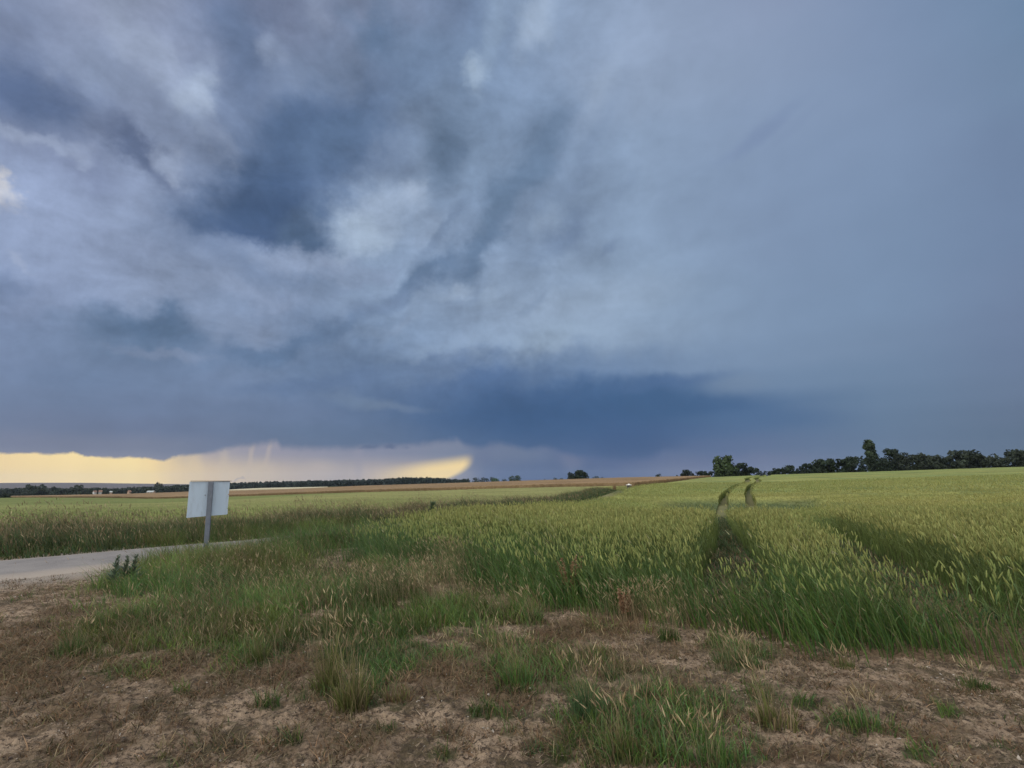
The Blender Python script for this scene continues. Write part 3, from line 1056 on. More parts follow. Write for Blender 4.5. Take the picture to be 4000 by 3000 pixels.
canopy('wheat_field', in_wheat, W_H - .10, (R(-4), R(66)), (21, 235), 1000, 340, wheat_col, MAT_CROP, .10,
       'pale green and yellow ripening wheat climbing to the treeline', 'wheat',
       taper=lambda x, y: (1 - .6 * (1 - sstep(track_d(x, y), .25, 1.1) * sstep(np.hypot(x, y), 20, 25)) * sstep(np.hypot(x, y), 36, 26)) * (1 - .80 * lodged(x, y)))

FAR_L = [tuple(p) for p in (ROAD_C + np.stack([-_n for _n in [nr_[:, 0], nr_[:, 1]]], 1) * 4.2) if p[1] > 3]
BROWN_F = [(-420, 395), (-225, 260), (-138, 200), (21.5, 92)]
BROWN_B = [(77, 205), (60, 250), (0, 262), (-120, 300), (-300, 400), (-480, 560)]
GREEN_POLY = FAR_L + [(20.5, 90)] + BROWN_F[::-1] + [(-420, 240), (-120, 20)]
BROWN_POLY = BROWN_F + [(24, 98), (42, 131), (79, 206)] + BROWN_B[1:]


def green_col(x, y):
    k = fbm(x * .05, y * .09, 4, 71)[..., None]
    yl = sstep(np.hypot(x + 10, y - 80), 75, 20)[..., None]
    c = np.array([.135, .168, .052]) * (1 - k) + np.array([.195, .205, .072]) * k
    return c * (1 - .5 * yl) + np.array([.31, .29, .12]) * .5 * yl


canopy('wheat_field', lambda x, y: in_poly(x, y, GREEN_POLY), .75, (R(-56), R(14)), (13, 420), 800, 260, green_col, MAT_CROP, .09,
       'smooth green cereal field beyond the grassy roadside bank', 'wheat',
       taper=lambda x, y: .12 + .88 * sstep(dist_line(x, y, FAR_L[::4]), .2, 3.5))


def brown_col(x, y):
    k = fbm(x * .06, y * .06, 4, 81)[..., None]
    return np.array([.20, .135, .075]) * (1 - k) + np.array([.285, .195, .105]) * k


canopy('rapeseed_field', lambda x, y: in_poly(x, y, BROWN_POLY), 1.3, (R(-54), R(23)), (85, 620), 800, 200, brown_col, MAT_CROP, .16,
       'brown ripe rapeseed field in a long band below the horizon', 'rapeseed')

PALE = [tuple(ground(px, py)[:2]) for px, py in ((880, 1913), (1010, 1911.8), (1150, 1909))]
px_pale = lambda x, y: (np.hypot(x, y) > 500) & (np.hypot(x, y) < 760) & (np.arctan2(x, y) > R(-32)) & (np.arctan2(x, y) < R(-19.5))
canopy('stubble_field', px_pale, .15, (R(-33), R(-19)), (490, 770), 160, 60,
       lambda x, y: np.tile(np.array([.52, .47, .32]), x.shape + (1,)), MAT_CROP, .05, 'pale straw coloured field in front of the far wood', 'stubble')


# ------------------------------------------------------------------ wheat plants
def scatter(xr, yr, dens, seed=0):
    n = int((xr[1] - xr[0]) * (yr[1] - yr[0]) * dens)
    return rng.uniform(*xr, n), rng.uniform(*yr, n)


def visible(x, y, mx=550, z=.6):
    px, py = to_px(x, y, hz(x, y) + z)
    return (px > -mx) & (px < 4000 + mx) & (y > .5) & (py < 3400)


def edge_dist(x, y):
    return dist_line(x, y, WHEAT_EDGE)


WIND = np.array([-.30, -.05])


def wheat_plants():
    g = Geo()
    for lo, hi, dens, lod in ((5, 11, 430, 0), (11, 17.5, 300, 1), (17.5, 30, 110, 2), (30, 55, 34, 3), (55, 110, 7, 4)):
        x, y = scatter((-6, hi * 1.75), (2.5, hi), dens)
        r = np.hypot(x, y)
        k = (r > lo) & (r <= hi)
        x, y = x[k], y[k]
        k = in_poly(x, y, WHEAT_POLY) & visible(x, y, 2600)
        x, y = x[k], y[k]
        k = (to_px(x, y, hz(x, y) + .6)[0] < 4350) | (rng.random(len(x)) < .45)      # thinner well outside the frame
        x, y = x[k], y[k]
        td = track_d(x, y)
        lg = lodged(x, y)
        ed = edge_dist(x, y)
        p_keep = sstep(td, .20, .46) * (1 - .6 * lg) * (.22 + .78 * sstep(ed + 1.6 * (fbm(x * .9, y * .9, 3, 92) - .5), .3, 3.0))
        k = rng.random(len(x)) < p_keep
        x, y, ed, lg, td = x[k], y[k], ed[k], lg[k], td[k]
        n = len(x)
        z = hz(x, y)
        tone = wheat_tone(x, y)
        H = W_H * (1 + .10 * rng.standard_normal(n)) * (1 - .70 * lg) * (.80 + .20 * sstep(ed, 0, 2.0)) + .12 * (fbm(x * .5, y * .5, 3, 91) - .5)
        H = np.maximum(H, .20)
        lean = WIND * .55 + .10 * rng.standard_normal((n, 2)) + .16 * (np.stack([fbm(x * .6, y * .6, 2, 95), fbm(x * .6, y * .6, 2, 97)], -1) - .5)
        P = np.stack([x, y, z], -1)
        gk = np.clip(tone * (1 - .9 * lg) * (.35 + .65 * sstep(ed, .2, 2.4)) + .2 * rng.standard_normal(n), 0, 1)[:, None]
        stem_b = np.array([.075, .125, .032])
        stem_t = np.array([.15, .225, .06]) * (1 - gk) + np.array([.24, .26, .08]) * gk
        wid = (.006, .008, .012, .02, .04)[lod]
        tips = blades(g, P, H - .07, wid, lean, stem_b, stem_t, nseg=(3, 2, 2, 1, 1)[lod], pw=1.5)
        ec = EAR_G * (1 - gk) + EAR_Y * gk
        ec = ec * (1 - .6 * lg[:, None]) + np.array([.07, .10, .045]) * .6 * lg[:, None]
        nod = lean * 1.2 + .24 * rng.standard_normal((n, 2))
        D = np.stack([nod[:, 0], nod[:, 1], np.ones(n)], -1)
        D /= np.linalg.norm(D, axis=1, keepdims=True)
        ln = (.080 + .012 * rng.standard_normal(n)) * (1, 1, 1.05, 1.3, 1.9)[lod]
        rad = (.0075, .0085, .0115, .018, .034)[lod]
        rad = rad * (1 + .12 * rng.standard_normal(n))
        if lod <= 1:
            ears(g, tips, D, ln, rad, ec * .92, ec * 1.06, sides=4 if lod == 0 else 3)
        else:
            ears(g, tips, D, ln, rad, ec * .92, ec * 1.06, sides=3, ts=(0, .4, 1), rs=(.5, 1, .2))
        # leaves
        if lod <= 2:
            nl = (2, 1, 1)[lod]
            for q in range(nl):
                kk = rng.random(n) < (.95, .8, .5)[lod]
                hb = H[kk] * rng.uniform(.25, .72, kk.sum())
                Q = P[kk].copy()
                Q[:, :2] += lean[kk] * H[kk][:, None] * ((hb / H[kk]) ** 1.5)[:, None]
                Q[:, 2] += hb
                ll = rng.uniform(.14, .28, kk.sum())
                th = rng.random(kk.sum()) * 6.28
                le = np.stack([np.cos(th), np.sin(th)], -1) * rng.uniform(.4, 1.0, kk.sum())[:, None] + WIND * .8
                gg_ = gk[kk]
                cb = np.array([.07, .115, .035]) * (1 - gg_) + np.array([.10, .125, .04]) * gg_
                ct = np.array([.10, .17, .06]) * (1 - gg_) + np.array([.19, .20, .07]) * gg_
                blades(g, Q, ll, (.011, .014, .018)[lod], le, cb, ct, nseg=3 if lod == 0 else 2, droop=rng.uniform(.1, .7, kk.sum()), pw=1.2)
    # weeds and trodden stems in the wheelings
    x, y = scatter((0, 20), (6, 34), 420)
    k = in_poly(x, y, WHEAT_POLY) & visible(x, y)
    x, y = x[k], y[k]
    td = track_d(x, y)
    k = (td < .42) & (rng.random(len(x)) < sstep(fbm(x * 1.5, y * 1.5, 3, 99), .25, .5))
    x, y = x[k], y[k]
    n = len(x)
    c = pick(np.array([(.05, .10, .035), (.06, .11, .05), (.045, .085, .035), (.10, .10, .045), (.16, .12, .06)]), n)
    blades(g, np.stack([x, y, hz(x, y)], -1), rng.uniform(.07, .30, n) * (.6 + .4 * sstep(y, 9, 14)), rng.uniform(.010, .022, n), WIND * .5 + .45 * rng.standard_normal((n, 2)), c * .8, c * 1.2, nseg=3, droop=rng.uniform(0, .5, n), jit=.2)
    return tag(g.build('wheat_crop', MAT_WHEAT), 'standing wheat ears and stems filling the near field', 'wheat', kind='stuff')


wheat_plants()


# ------------------------------------------------------------------ grasses
GREENS = np.array([(.070, .150, .030), (.095, .170, .038), (.075, .155, .050), (.125, .175, .042), (.085, .16, .055)])
DRY = np.array([(.36, .28, .16), (.42, .34, .20), (.30, .22, .12), (.26, .20, .12)])
RUST = np.array([(.20, .12, .065), (.16, .10, .06), (.25, .16, .09)])


def seed_stalks(g, P, h, cb, ct, lean, w=.003, ear_l=.06, ear_r=.0045):
    n = len(P)
    tips = blades(g, P, h, w, lean, cb, ct, nseg=3, pw=1.8)
    nod = lean * 2.2 + .35 * rng.standard_normal((n, 2))
    D = np.stack([nod[:, 0], nod[:, 1], np.ones(n)], -1)
    D /= np.linalg.norm(D, axis=1, keepdims=True)
    ears(g, tips, D, ear_l * rng.uniform(.6, 1.4, n), ear_r, ct, np.asarray(ct) * 1.1, sides=3, ts=(0, .4, 1), rs=(.5, 1, .15))


def field_edge_grass():
    """lush couch grass along the near edge of the wheat"""
    g = Geo()
    x, y = scatter((-5, 24), (2.5, 16), 820)
    k = visible(x, y, 2600)
    k &= (to_px(x, y, hz(x, y) + .3)[0] < 4350) | (rng.random(len(x)) < .4)
    x, y = x[k], y[k]
    ins = in_poly(x, y, WHEAT_POLY)
    ed = edge_dist(x, y)
    sd_ = np.where(ins, ed, -ed)
    td = track_d(x, y)
    nz = fbm(x * 1.3, y * 1.3, 3, 101)
    wd = .9 + 1.5 * nz
    px, py = to_px(x, y, hz(x, y))
    rightfade = .25 + .75 * sstep(px, 3950, 3500)
    sd_ = sd_ + 1.1 * (fbm(x * 1.1, y * 1.1, 3, 103) - .5)
    p_ = sstep(sd_, -.35, .35) * sstep(sd_, wd + 1.0, wd * .4) * (.06 + .94 * sstep(td, .32, .85)) * rightfade
    k = rng.random(len(x)) < p_
    x, y, sd_ = x[k], y[k], sd_[k]
    n = len(x)
    P = np.stack([x, y, hz(x, y)], -1)
    h = (.36 + .34 * sstep(sd_, -.2, .9)) * rng.uniform(.5, 1.25, n) * (.7 + .6 * fbm(x * .8, y * .8, 3, 105))
    lean = WIND * 1.25 + .22 * rng.standard_normal((n, 2))
    gr = pick(GREENS, n)
    px, py = to_px(x, y, P[:, 2])
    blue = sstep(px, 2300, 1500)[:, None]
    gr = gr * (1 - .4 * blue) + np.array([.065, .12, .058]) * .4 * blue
    dry = rng.random(n) < .07 + .25 * sstep(px, 3600, 3900)
    gr[dry] = pick(DRY, dry.sum()) * .7
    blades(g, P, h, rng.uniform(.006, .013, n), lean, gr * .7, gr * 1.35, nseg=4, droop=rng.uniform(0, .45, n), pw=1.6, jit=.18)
    k = rng.random(n) < .035
    seed_stalks(g, P[k], h[k] * 1.2, (.16, .18, .08), (.36, .33, .19), WIND * 1.1 + .12 * rng.standard_normal((k.sum(), 2)))
    return tag(g.build('field_edge_grass', MAT_GRASS), 'lush green grass leaning over along the near edge of the wheat', 'grass', kind='stuff')


field_edge_grass()


def meadow_grass():
    g = Geo()
    x, y = scatter((-17, 9), (2.9, 20), 2000)
    xn, yn = scatter((-9, 9), (2.9, 8), 1500)
    x, y = np.concatenate([x, xn]), np.concatenate([y, yn])
    k = visible(x, y, 500, .1) & ~in_poly(x, y, WHEAT_POLY)
    x, y = x[k], y[k]
    dr_ = dist_line(x, y, [tuple(p) for p in ROAD_C[::6]])
    k = dr_ > 1.45 + .9 * sstep(to_px(x, y, hz(x, y))[0], 700, 350)
    x, y = x[k], y[k]
    gm, bm = fg_mask(x, y)
    r = np.hypot(x, y)
    px0, _q = to_px(x, y, hz(x, y))
    lf = sstep(x, -2, -6) * sstep(r, 9, 12) * sstep(px0, 380, 640)                       # deep verge round the sign
    gm = np.maximum(gm, lf * .95)
    dens = sstep(gm, .12, .95) ** 1.4 * (.95 - .5 * sstep(r, 7, 12))
    k = rng.random(len(x)) < dens
    x, y, gm, lf = x[k], y[k], gm[k], lf[k]
    n = len(x)
    P = np.stack([x, y, hz(x, y)], -1)
    big = fbm(x * 1.1, y * 1.1, 3, 111)
    px, py = to_px(x, y, P[:, 2])
    tall = sstep(py, 2560, 2280)
    h = (.05 + .15 * big + .24 * tall + .10 * lf) * rng.uniform(.4, 1.35, n) * (.45 + .55 * sstep(gm, .2, .8))
    gr = pick(GREENS, n) * (.6 + .7 * sstep(fbm(x * .9, y * .9, 3, 115), .3, .7)[:, None]) + np.array([.035, .01, 0]) * sstep(fbm(x * .6, y * .6, 3, 116), .4, .65)[:, None]
    tone = fbm(x * .8 + 9, y * .8, 3, 117)
    dryp = .07 + .32 * sstep(tone, .46, .66) * (1 - .35 * tall)
    dry = rng.random(n) < dryp
    gr[dry] = pick(DRY, dry.sum()) * .62
    rus = rng.random(n) < .03 + .11 * sstep(fbm(x * 1.3 + 4, y * 1.3, 3, 119), .5, .68)
    gr[rus] = pick(RUST, rus.sum())
    lean = WIND * .5 + .45 * rng.standard_normal((n, 2))
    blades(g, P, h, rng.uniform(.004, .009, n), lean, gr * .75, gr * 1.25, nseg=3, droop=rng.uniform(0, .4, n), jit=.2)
    return tag(g.build('meadow_grass', MAT_GRASS), 'patchy green grass spreading over the bare foreground', 'grass', kind='stuff')


meadow_grass()


def dry_grass():
    """low brown mat and pale seed stalks"""
    g = Geo()
    x, y = scatter((-14, 9), (2.9, 12), 1300)
    xn, yn = scatter((-8, 9), (2.9, 6.5), 2600)
    x, y = np.concatenate([x, xn]), np.concatenate([y, yn])
    k = visible(x, y, 500, .1) & ~in_poly(x, y, WHEAT_POLY)
    x, y = x[k], y[k]
    k = dist_line(x, y, [tuple(p) for p in ROAD_C[::6]]) > 1.7
    x, y = x[k], y[k]
    gm, bm = fg_mask(x, y)
    spot = sstep(fbm(x * 5, y * 5, 4, 121), .46, .66)            # little moss and dead tufts everywhere
    dens = np.maximum(sstep(bm, .3, .9) * .75, spot * .75)
    k = rng.random(len(x)) < dens
    x, y = x[k], y[k]
    n = len(x)
    P = np.stack([x, y, hz(x, y)], -1)
    P[:, 2] += -.003
    c = pick(np.concatenate([RUST, RUST, DRY * .6, np.array([(.10, .095, .04), (.12, .11, .045), (.06, .05, .035)])]), n)
    hb_ = cover(*to_px(x, y, hz(x, y)), BROWN)
    blades(g, P, rng.uniform(.015, .075, n) * (1 + 1.3 * hb_), rng.uniform(.004, .009, n), .9 * rng.standard_normal((n, 2)), c * .8, c * 1.2, nseg=2, droop=rng.uniform(.1, .6, n), jit=.25)
    # pale stalks with seed heads
    for cx, cy, rx, ry, cnt, hh in ((850, 2340, 420, 60, 260, .42), (1150, 2370, 330, 50, 260, .40), (1500, 2360, 250, 45, 420, .40), (1620, 2330, 220, 40, 320, .42), (1750, 2270, 130, 45, 330, .55), (780, 2160, 260, 25, 260, .38),
                                    (1000, 2240, 250, 60, 200, .45), (1900, 2400, 200, 40, 140, .32), (600, 2440, 300, 70, 90, .30), (1350, 2560, 330, 80, 120, .28), (2700, 2500, 260, 60, 60, .30),
                                    (2500, 2680, 350, 120, 90, .28), (2900, 2620, 250, 80, 50, .3), (2700, 2900, 300, 90, 60, .3), (2480, 2430, 180, 25, 170, .36), (2650, 2440, 130, 25, 90, .4), (880, 2530, 250, 60, 80, .3),
                                    (1850, 2560, 250, 70, 90, .24)):
        qx = cx + rx * rng.standard_normal(cnt) * .55
        qy = cy + ry * rng.standard_normal(cnt) * .55
        pts = ground_many(qx, qy)
        k = dist_line(pts[:, 0], pts[:, 1], [tuple(p) for p in ROAD_C[::6]]) > 1.6
        pts = pts[k]
        m_ = len(pts)
        c = pick(DRY, m_)
        seed_stalks(g, pts, hh * rng.uniform(.6, 1.25, m_), c * .75, c, WIND * .5 + .2 * rng.standard_normal((m_, 2)), w=.0032, ear_l=.055, ear_r=.0036)
    return tag(g.build('dry_grass', MAT_GRASS), 'dead brown grass mat and pale seed stalks on the bare ground', 'grass', kind='stuff')


dry_grass()


def verge_grass():
    """rank grass on the bank across the road, running along the lane"""
    g = Geo()
    idx = rng.integers(0, len(ROAD_C) - 1, 170000)
    tt = rng.random(len(idx))[:, None]
    c = ROAD_C[idx] * (1 - tt) + ROAD_C[idx + 1] * tt
    seg = np.linalg.norm(ROAD_C[idx + 1] - ROAD_C[idx], axis=1)
    off = rng.uniform(1.5, 5.8, len(idx))
    nn = nr_[idx]
    p = c - nn * off[:, None]
    r = np.hypot(p[:, 0], p[:, 1])
    k = visible(p[:, 0], p[:, 1], 500) & (p[:, 1] > 6) & (rng.random(len(idx)) < np.clip(seg / .55, 0, 1) * (.3 + .7 * sstep(r, 60, 20)))
    p, off, r = p[k], off[k], r[k]
    x, y = p[:, 0], p[:, 1]
    n = len(x)
    P = np.stack([x, y, hz(x, y)], -1)
    nz = fbm(x * .9, y * .9, 3, 131)
    rise = sstep(off, 1.5, 2.9)
    h = (.12 + .62 * rise) * (.25 + 1.35 * fbm(x * .45, y * .45, 3, 133)) * (.7 + .5 * nz) * rng.uniform(.6, 1.2, n)
    gr = pick(GREENS, n) * np.array([.80, .66, .9])
    dry = rng.random(n) < (.10 + .34 * sstep(off, 2.1, 3.6) * sstep(fbm(x * .5 + 7, y * .5, 3, 137), .3, .6))
    gr[dry] = pick(np.concatenate([DRY * .72, DRY * .6, RUST * 1.2]), dry.sum())
    sc_ = np.clip(r / 14, 1, 6)
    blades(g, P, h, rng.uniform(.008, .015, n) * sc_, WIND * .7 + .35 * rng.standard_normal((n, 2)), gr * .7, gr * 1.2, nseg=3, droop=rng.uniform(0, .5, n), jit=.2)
    k = (rng.random(n) < .09) & (off > 1.9)
    cc = pick(DRY, k.sum()) * .85
    seed_stalks(g, P[k], h[k] * 1.15, cc * .6, cc, WIND * .6 + .15 * rng.standard_normal((k.sum(), 2)), w=.006, ear_l=.10, ear_r=.009)
    # near shoulder and the strip between lane and wheat
    idx = rng.integers(0, len(ROAD_C) - 1, 90000)
    tt = rng.random(len(idx))[:, None]
    c = ROAD_C[idx] * (1 - tt) + ROAD_C[idx + 1] * tt
    off = rng.uniform(1.15, 3.0, len(idx))
    p = c + nr_[idx] * off[:, None]
    k = visible(p[:, 0], p[:, 1], 500) & (p[:, 1] > 13.2) & ~in_poly(p[:, 0], p[:, 1], WHEAT_POLY)
    p = p[k]
    n = len(p)
    P = np.stack([p[:, 0], p[:, 1], hz(p[:, 0], p[:, 1])], -1)
    gr = pick(np.concatenate([GREENS, GREENS, DRY * .55]), n)
    blades(g, P, .58 * rng.uniform(.4, 1.2, n), rng.uniform(.008, .018, n), WIND * .7 + .35 * rng.standard_normal((n, 2)), gr * .7, gr * 1.2, nseg=3, droop=rng.uniform(0, .5, n), jit=.2)
    return tag(g.build('verge_grass', MAT_GRASS), 'rank brown and green grass on the bank across the lane', 'grass', kind='stuff')


verge_grass()


# ------------------------------------------------------------------ pebbles and litter
def pebbles():
    g = Geo()
    x, y = scatter((-9, 9), (2.8, 9.5), 420)
    x2, y2 = scatter((3.5, 9), (4.2, 6.5), 260)
    x, y = np.concatenate([x, x2]), np.concatenate([y, y2])
    k = visible(x, y, 100, 0) & ~in_poly(x, y, WHEAT_POLY)
    x, y = x[k], y[k]
    gm, bm = fg_mask(x, y)
    k = (rng.random(len(x)) < 1 - .9 * gm) & (fbm(x * 2.2, y * 2.2, 3, 141) + .15 * rng.random(len(x)) > .5)
    x, y = x[k], y[k]
    n = len(x)
    s = .0035 + .011 * rng.random(n) ** 5
    z = hz(x, y) + .008
    bv = np.array([(1, 0, 0), (-1, 0, 0), (0, 1, 0), (0, -1, 0), (0, 0, 1), (0, 0, -1)], float)
    v = bv[None] * s[:, None, None] * rng.uniform(.6, 1.3, (n, 1, 3)) + .35 * s[:, None, None] * rng.standard_normal((n, 6, 3))
    v[:, :, 2] *= .7
    v += np.stack([x, y, z], -1)[:, None]
    q = np.array([(0, 2, 4), (2, 1, 4), (1, 3, 4), (3, 0, 4), (2, 0, 5), (1, 2, 5), (3, 1, 5), (0, 3, 5)])
    f = ((np.arange(n) * 6)[:, None, None] + q[None]).reshape(-1, 3)
    c = pick(np.array([(.42, .37, .31), (.30, .23, .17), (.22, .16, .11), (.10, .075, .055), (.07, .05, .04), (.055, .045, .035), (.12, .085, .06), (.09, .065, .05), (.38, .34, .29), (.17, .125, .085)]), n)
    g.add(v, f, np.repeat(c[:, None], 6, 1).reshape(-1, 3))
    return tag(g.build('pebbles', solid_attr), 'small stones and crumbs scattered on the bare soil', 'gravel', kind='stuff')


solid_attr = new_mat('stone')
t = NT(solid_attr)
at = t.n('ShaderNodeAttribute', attribute_name='col')
p = t.n('ShaderNodeBsdfPrincipled')
p.inputs['Roughness'].default_value = .85
t.l(at.outputs['Color'], p.inputs['Base Color'])
o = t.n('ShaderNodeOutputMaterial')
t.l(p.outputs[0], o.inputs[0])
pebbles()


def straw():
    g = Geo()
    n = 5000
    px = rng.uniform(-450, 4450, n)
    py = rng.uniform(2380, 3050, n)
    sp = [(560, 2340, 190, 35, 700), (870, 2285, 150, 25, 500), (3200, 2640, 250, 60, 500), (2450, 2520, 250, 50, 500), (1100, 2600, 200, 80, 400)]
    for cx, cy, rx, ry, m_ in sp:
        px = np.concatenate([px, cx + rx * .6 * rng.standard_normal(m_)])
        py = np.concatenate([py, cy + ry * .6 * rng.standard_normal(m_)])
    pts = ground_many(px, py)
    k = ~in_poly(pts[:, 0], pts[:, 1], WHEAT_POLY) & (dist_line(pts[:, 0], pts[:, 1], [tuple(p) for p in ROAD_C[::6]]) > 1.7)
    pts = pts[k]
    n = len(pts)
    th = rng.normal(.4, .9, n)
    ln = rng.uniform(.02, .09, n)
    lean = np.stack([np.cos(th), np.sin(th)], -1) * 8
    pts[:, 2] += .014
    c = pick(np.array([(.40, .31, .20), (.30, .21, .14), (.22, .15, .10), (.36, .28, .20), (.09, .065, .05)]), n)
    blades(g, pts, ln / 8, rng.uniform(.003, .006, n), lean, c, c, nseg=1, pw=1.0, face=th + math.pi / 2)
    return tag(g.build('straw_litter', MAT_GRASS), 'broken straw and dead stems lying on the soil', 'straw', kind='stuff')


straw()


# ------------------------------------------------------------------ single grass tufts
def tuft(name, px, py, n, h, spread, cols, label, cat='grass tuft', lean=.45, seed=.1, wid=.007):
    b = ground(px, py)
    g = Geo()
    sub = rng.integers(4, 8)                                   # a tuft is a few bunches grown together
    cen = spread * .38 * rng.standard_normal((sub, 2))
    sh_ = rng.uniform(.45, 1.1, sub)
    sh_[0] = 1.1
    cen[0] *= .3
    ki = rng.integers(0, sub, n)
    off = spread * .33 * np.clip(rng.standard_normal((n, 2)), -1.9, 1.9)
    P = np.zeros((n, 3))
    P[:, :2] = b[:2] + cen[ki] + off
    P[:, 2] = hz(P[:, 0], P[:, 1])
    rr = np.hypot(off[:, 0], off[:, 1]) / (spread * .5)
    hs = sh_[ki] * np.clip(1.15 - .4 * rr, .35, 1.2)
    out = off / (spread * .33) * .30 * lean + (cen[ki] / spread) * .35 * lean
    le = out + WIND * .35 + .20 * rng.standard_normal((n, 2))
    c = pick(np.array(cols, float), n)
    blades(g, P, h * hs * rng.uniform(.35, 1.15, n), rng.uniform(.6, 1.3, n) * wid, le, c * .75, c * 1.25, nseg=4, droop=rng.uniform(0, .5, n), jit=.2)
    k = rng.random(n) < seed
    if k.sum():
        P[k, :2] = .45 * b[:2] + .55 * P[k, :2]
        cc = pick(DRY, k.sum())
        seed_stalks(g, P[k], h * 1.15 * rng.uniform(.8, 1.15, k.sum()), cc * .6, cc, le[k] * .7)
    o = g.build(name, MAT_GRASS, loc=b)
    return tag(o, label, cat, 'grass tufts on the bare ground')


OLIVE = [(.13, .15, .04), (.15, .155, .05), (.18, .165, .065), (.11, .14, .035), (.20, .16, .08)]
DEEP = [(.055, .105, .028), (.07, .12, .03), (.09, .13, .036), (.13, .12, .05)]
BLUE = [(.075, .14, .055), (.09, .155, .065), (.065, .125, .05), (.12, .15, .06)]
TUFTS = [
    (1290, 2690, 300, .56, .16, OLIVE, 'tall olive grass tuft, left one of the tallest pair on the bare soil'),
    (1370, 2770, 300, .50, .15, OLIVE + DRY.tolist()[:1], 'tall olive grass tuft, nearer right one of the tallest pair on the bare soil'),
    (1000, 2590, 180, .24, .14, DEEP + OLIVE, 'low green tuft beside the brown grass mat on the left'),
    (280, 2560, 260, .24, .20, DEEP, 'dark green tuft at the far left end of the grass patch'),
    (1560, 2745, 130, .16, .10, OLIVE + RUST.tolist(), 'small rusty olive tuft on the crumbly soil in the centre'),
    (2030, 2680, 300, .30, .19, GREENS.tolist(), 'bright green tuft in the centre of the foreground'),
    (2290, 2800, 300, .32, .17, BLUE, 'blue green tuft with spreading blades, lower centre'),
    (2430, 2955, 340, .26, .18, OLIVE + DEEP, 'bushy olive tuft at the bottom edge of the view'),
    (2610, 2500, 240, .22, .11, DEEP, 'dark compact tuft below the wheat beside the pale soil'),
    (2080, 2430, 220, .30, .14, DEEP + BLUE, 'dark green upright tuft at the wheat corner'),
    (2890, 2600, 480, .20, .22, BLUE + DEEP, 'wide blue green cushion of grass under the leaning wheat edge'),
    (3010, 2830, 200, .30, .15, OLIVE + DRY.tolist()[2:], 'yellowing tuft right of the green foreground patch'),
    (3310, 2610, 160, .12, .12, DEEP + OLIVE, 'small dark tuft alone on the sandy strip'),
    (3800, 2690, 170, .13, .13, DEEP, 'small green tuft near the right edge on the sandy strip'),
    (3400, 2850, 220, .17, .18, GREENS.tolist(), 'green sprawling tuft on the bare soil, lower right'),
    (2740, 2990, 380, .2, .20, DEEP + GREENS.tolist(), 'dark green tuft cut by the bottom edge'),
    (2080, 2935, 60, .08, .07, BLUE, 'tiny blue green weed on the soil, bottom centre'),
    (640, 2960, 50, .06, .08, OLIVE, 'flat olive tuft on the bare soil, lower left'),
]
for a in TUFTS:
    tuft('grass_tuft', *a[:6], a[6])
tuft('dry_grass_clump', 1790, 2250, 160, .5, .35, DRY.tolist(), 'pale dry grass clump with silvery seed heads before the wheat', 'grass clump', seed=.5, wid=.005)
tuft('dry_grass_clump', 1640, 2330, 160, .38, .3, (DRY * .8).tolist() + RUST.tolist(), 'tan bent grass clump in front of the silvery clump', 'grass clump', lean=.9, seed=.5, wid=.006)
tuft('dry_grass_clump', 2500, 2425, 130, .34, .3, RUST.tolist() + (DRY * .7).tolist(), 'rusty dry grass clump under the leaning green edge', 'grass clump', lean=.6, seed=.5, wid=.005)


# ------------------------------------------------------------------ weeds by the lane
def weed(px, py, h, label, leafc, name='mullein', group='dark spiky weeds beside the lane'):
    b = ground(px, py)
    root = empty(name, b, label, 'weed', group)
    g = Geo()
    ears(g, np.zeros((1, 3)), np.array([[.04, 0, 1.0]]) / np.linalg.norm([.04, 0, 1]), h, .007, (.08, .10, .05), (.10, .12, .06), sides=6, ts=(0, .5, 1), rs=(1, .8, .3))
    g.build('stem', MAT_GRASS, root)
    g = Geo()
    n = 46
    t_ = rng.random(n) ** 1.1
    th = np.arange(n) * 2.4
    P = np.stack([.04 * h * t_, 0 * t_, h * (.06 + .9 * t_)], -1)
    ll = (.17 * (1 - t_) + .05) * h / .5
    le = np.stack([np.cos(th), np.sin(th)], -1) * 1.1
    blades(g, P, ll, ll * .24, le, np.array(leafc), np.array(leafc) * 1.25, nseg=4, droop=.35, pw=1.0, face=th + math.pi / 2)
    g.build('leaves', MAT_GRASS, root)
    g = Geo()
    n = 40
    t_ = rng.uniform(.62, 1.02, n)
    th = rng.random(n) * 6.28
    P = np.stack([.04 * h * t_ + .012 * np.cos(th), .012 * np.sin(th), h * t_], -1)
    D = np.stack([np.cos(th), np.sin(th), .8 + 0 * th], -1)
    D /= np.linalg.norm(D, axis=1, keepdims=True)
    ears(g, P, D, .022 * h / .5, .009 * h / .5, np.array(leafc) * .9, np.array(leafc) * 1.5, sides=4, ts=(0, .5, 1), rs=(.6, 1, .3))
    g.build('flower_spike', MAT_GRASS, root)
    return root


weed(440, 2300, .50, 'dark weed with stout spike beside the lane, leftmost of three', (.11, .15, .10))
weed(478, 2296, .48, 'dark weed between its two neighbours beside the lane', (.12, .155, .10))
weed(512, 2290, .49, 'slim dark weed beside the lane, rightmost of three', (.105, .145, .095))


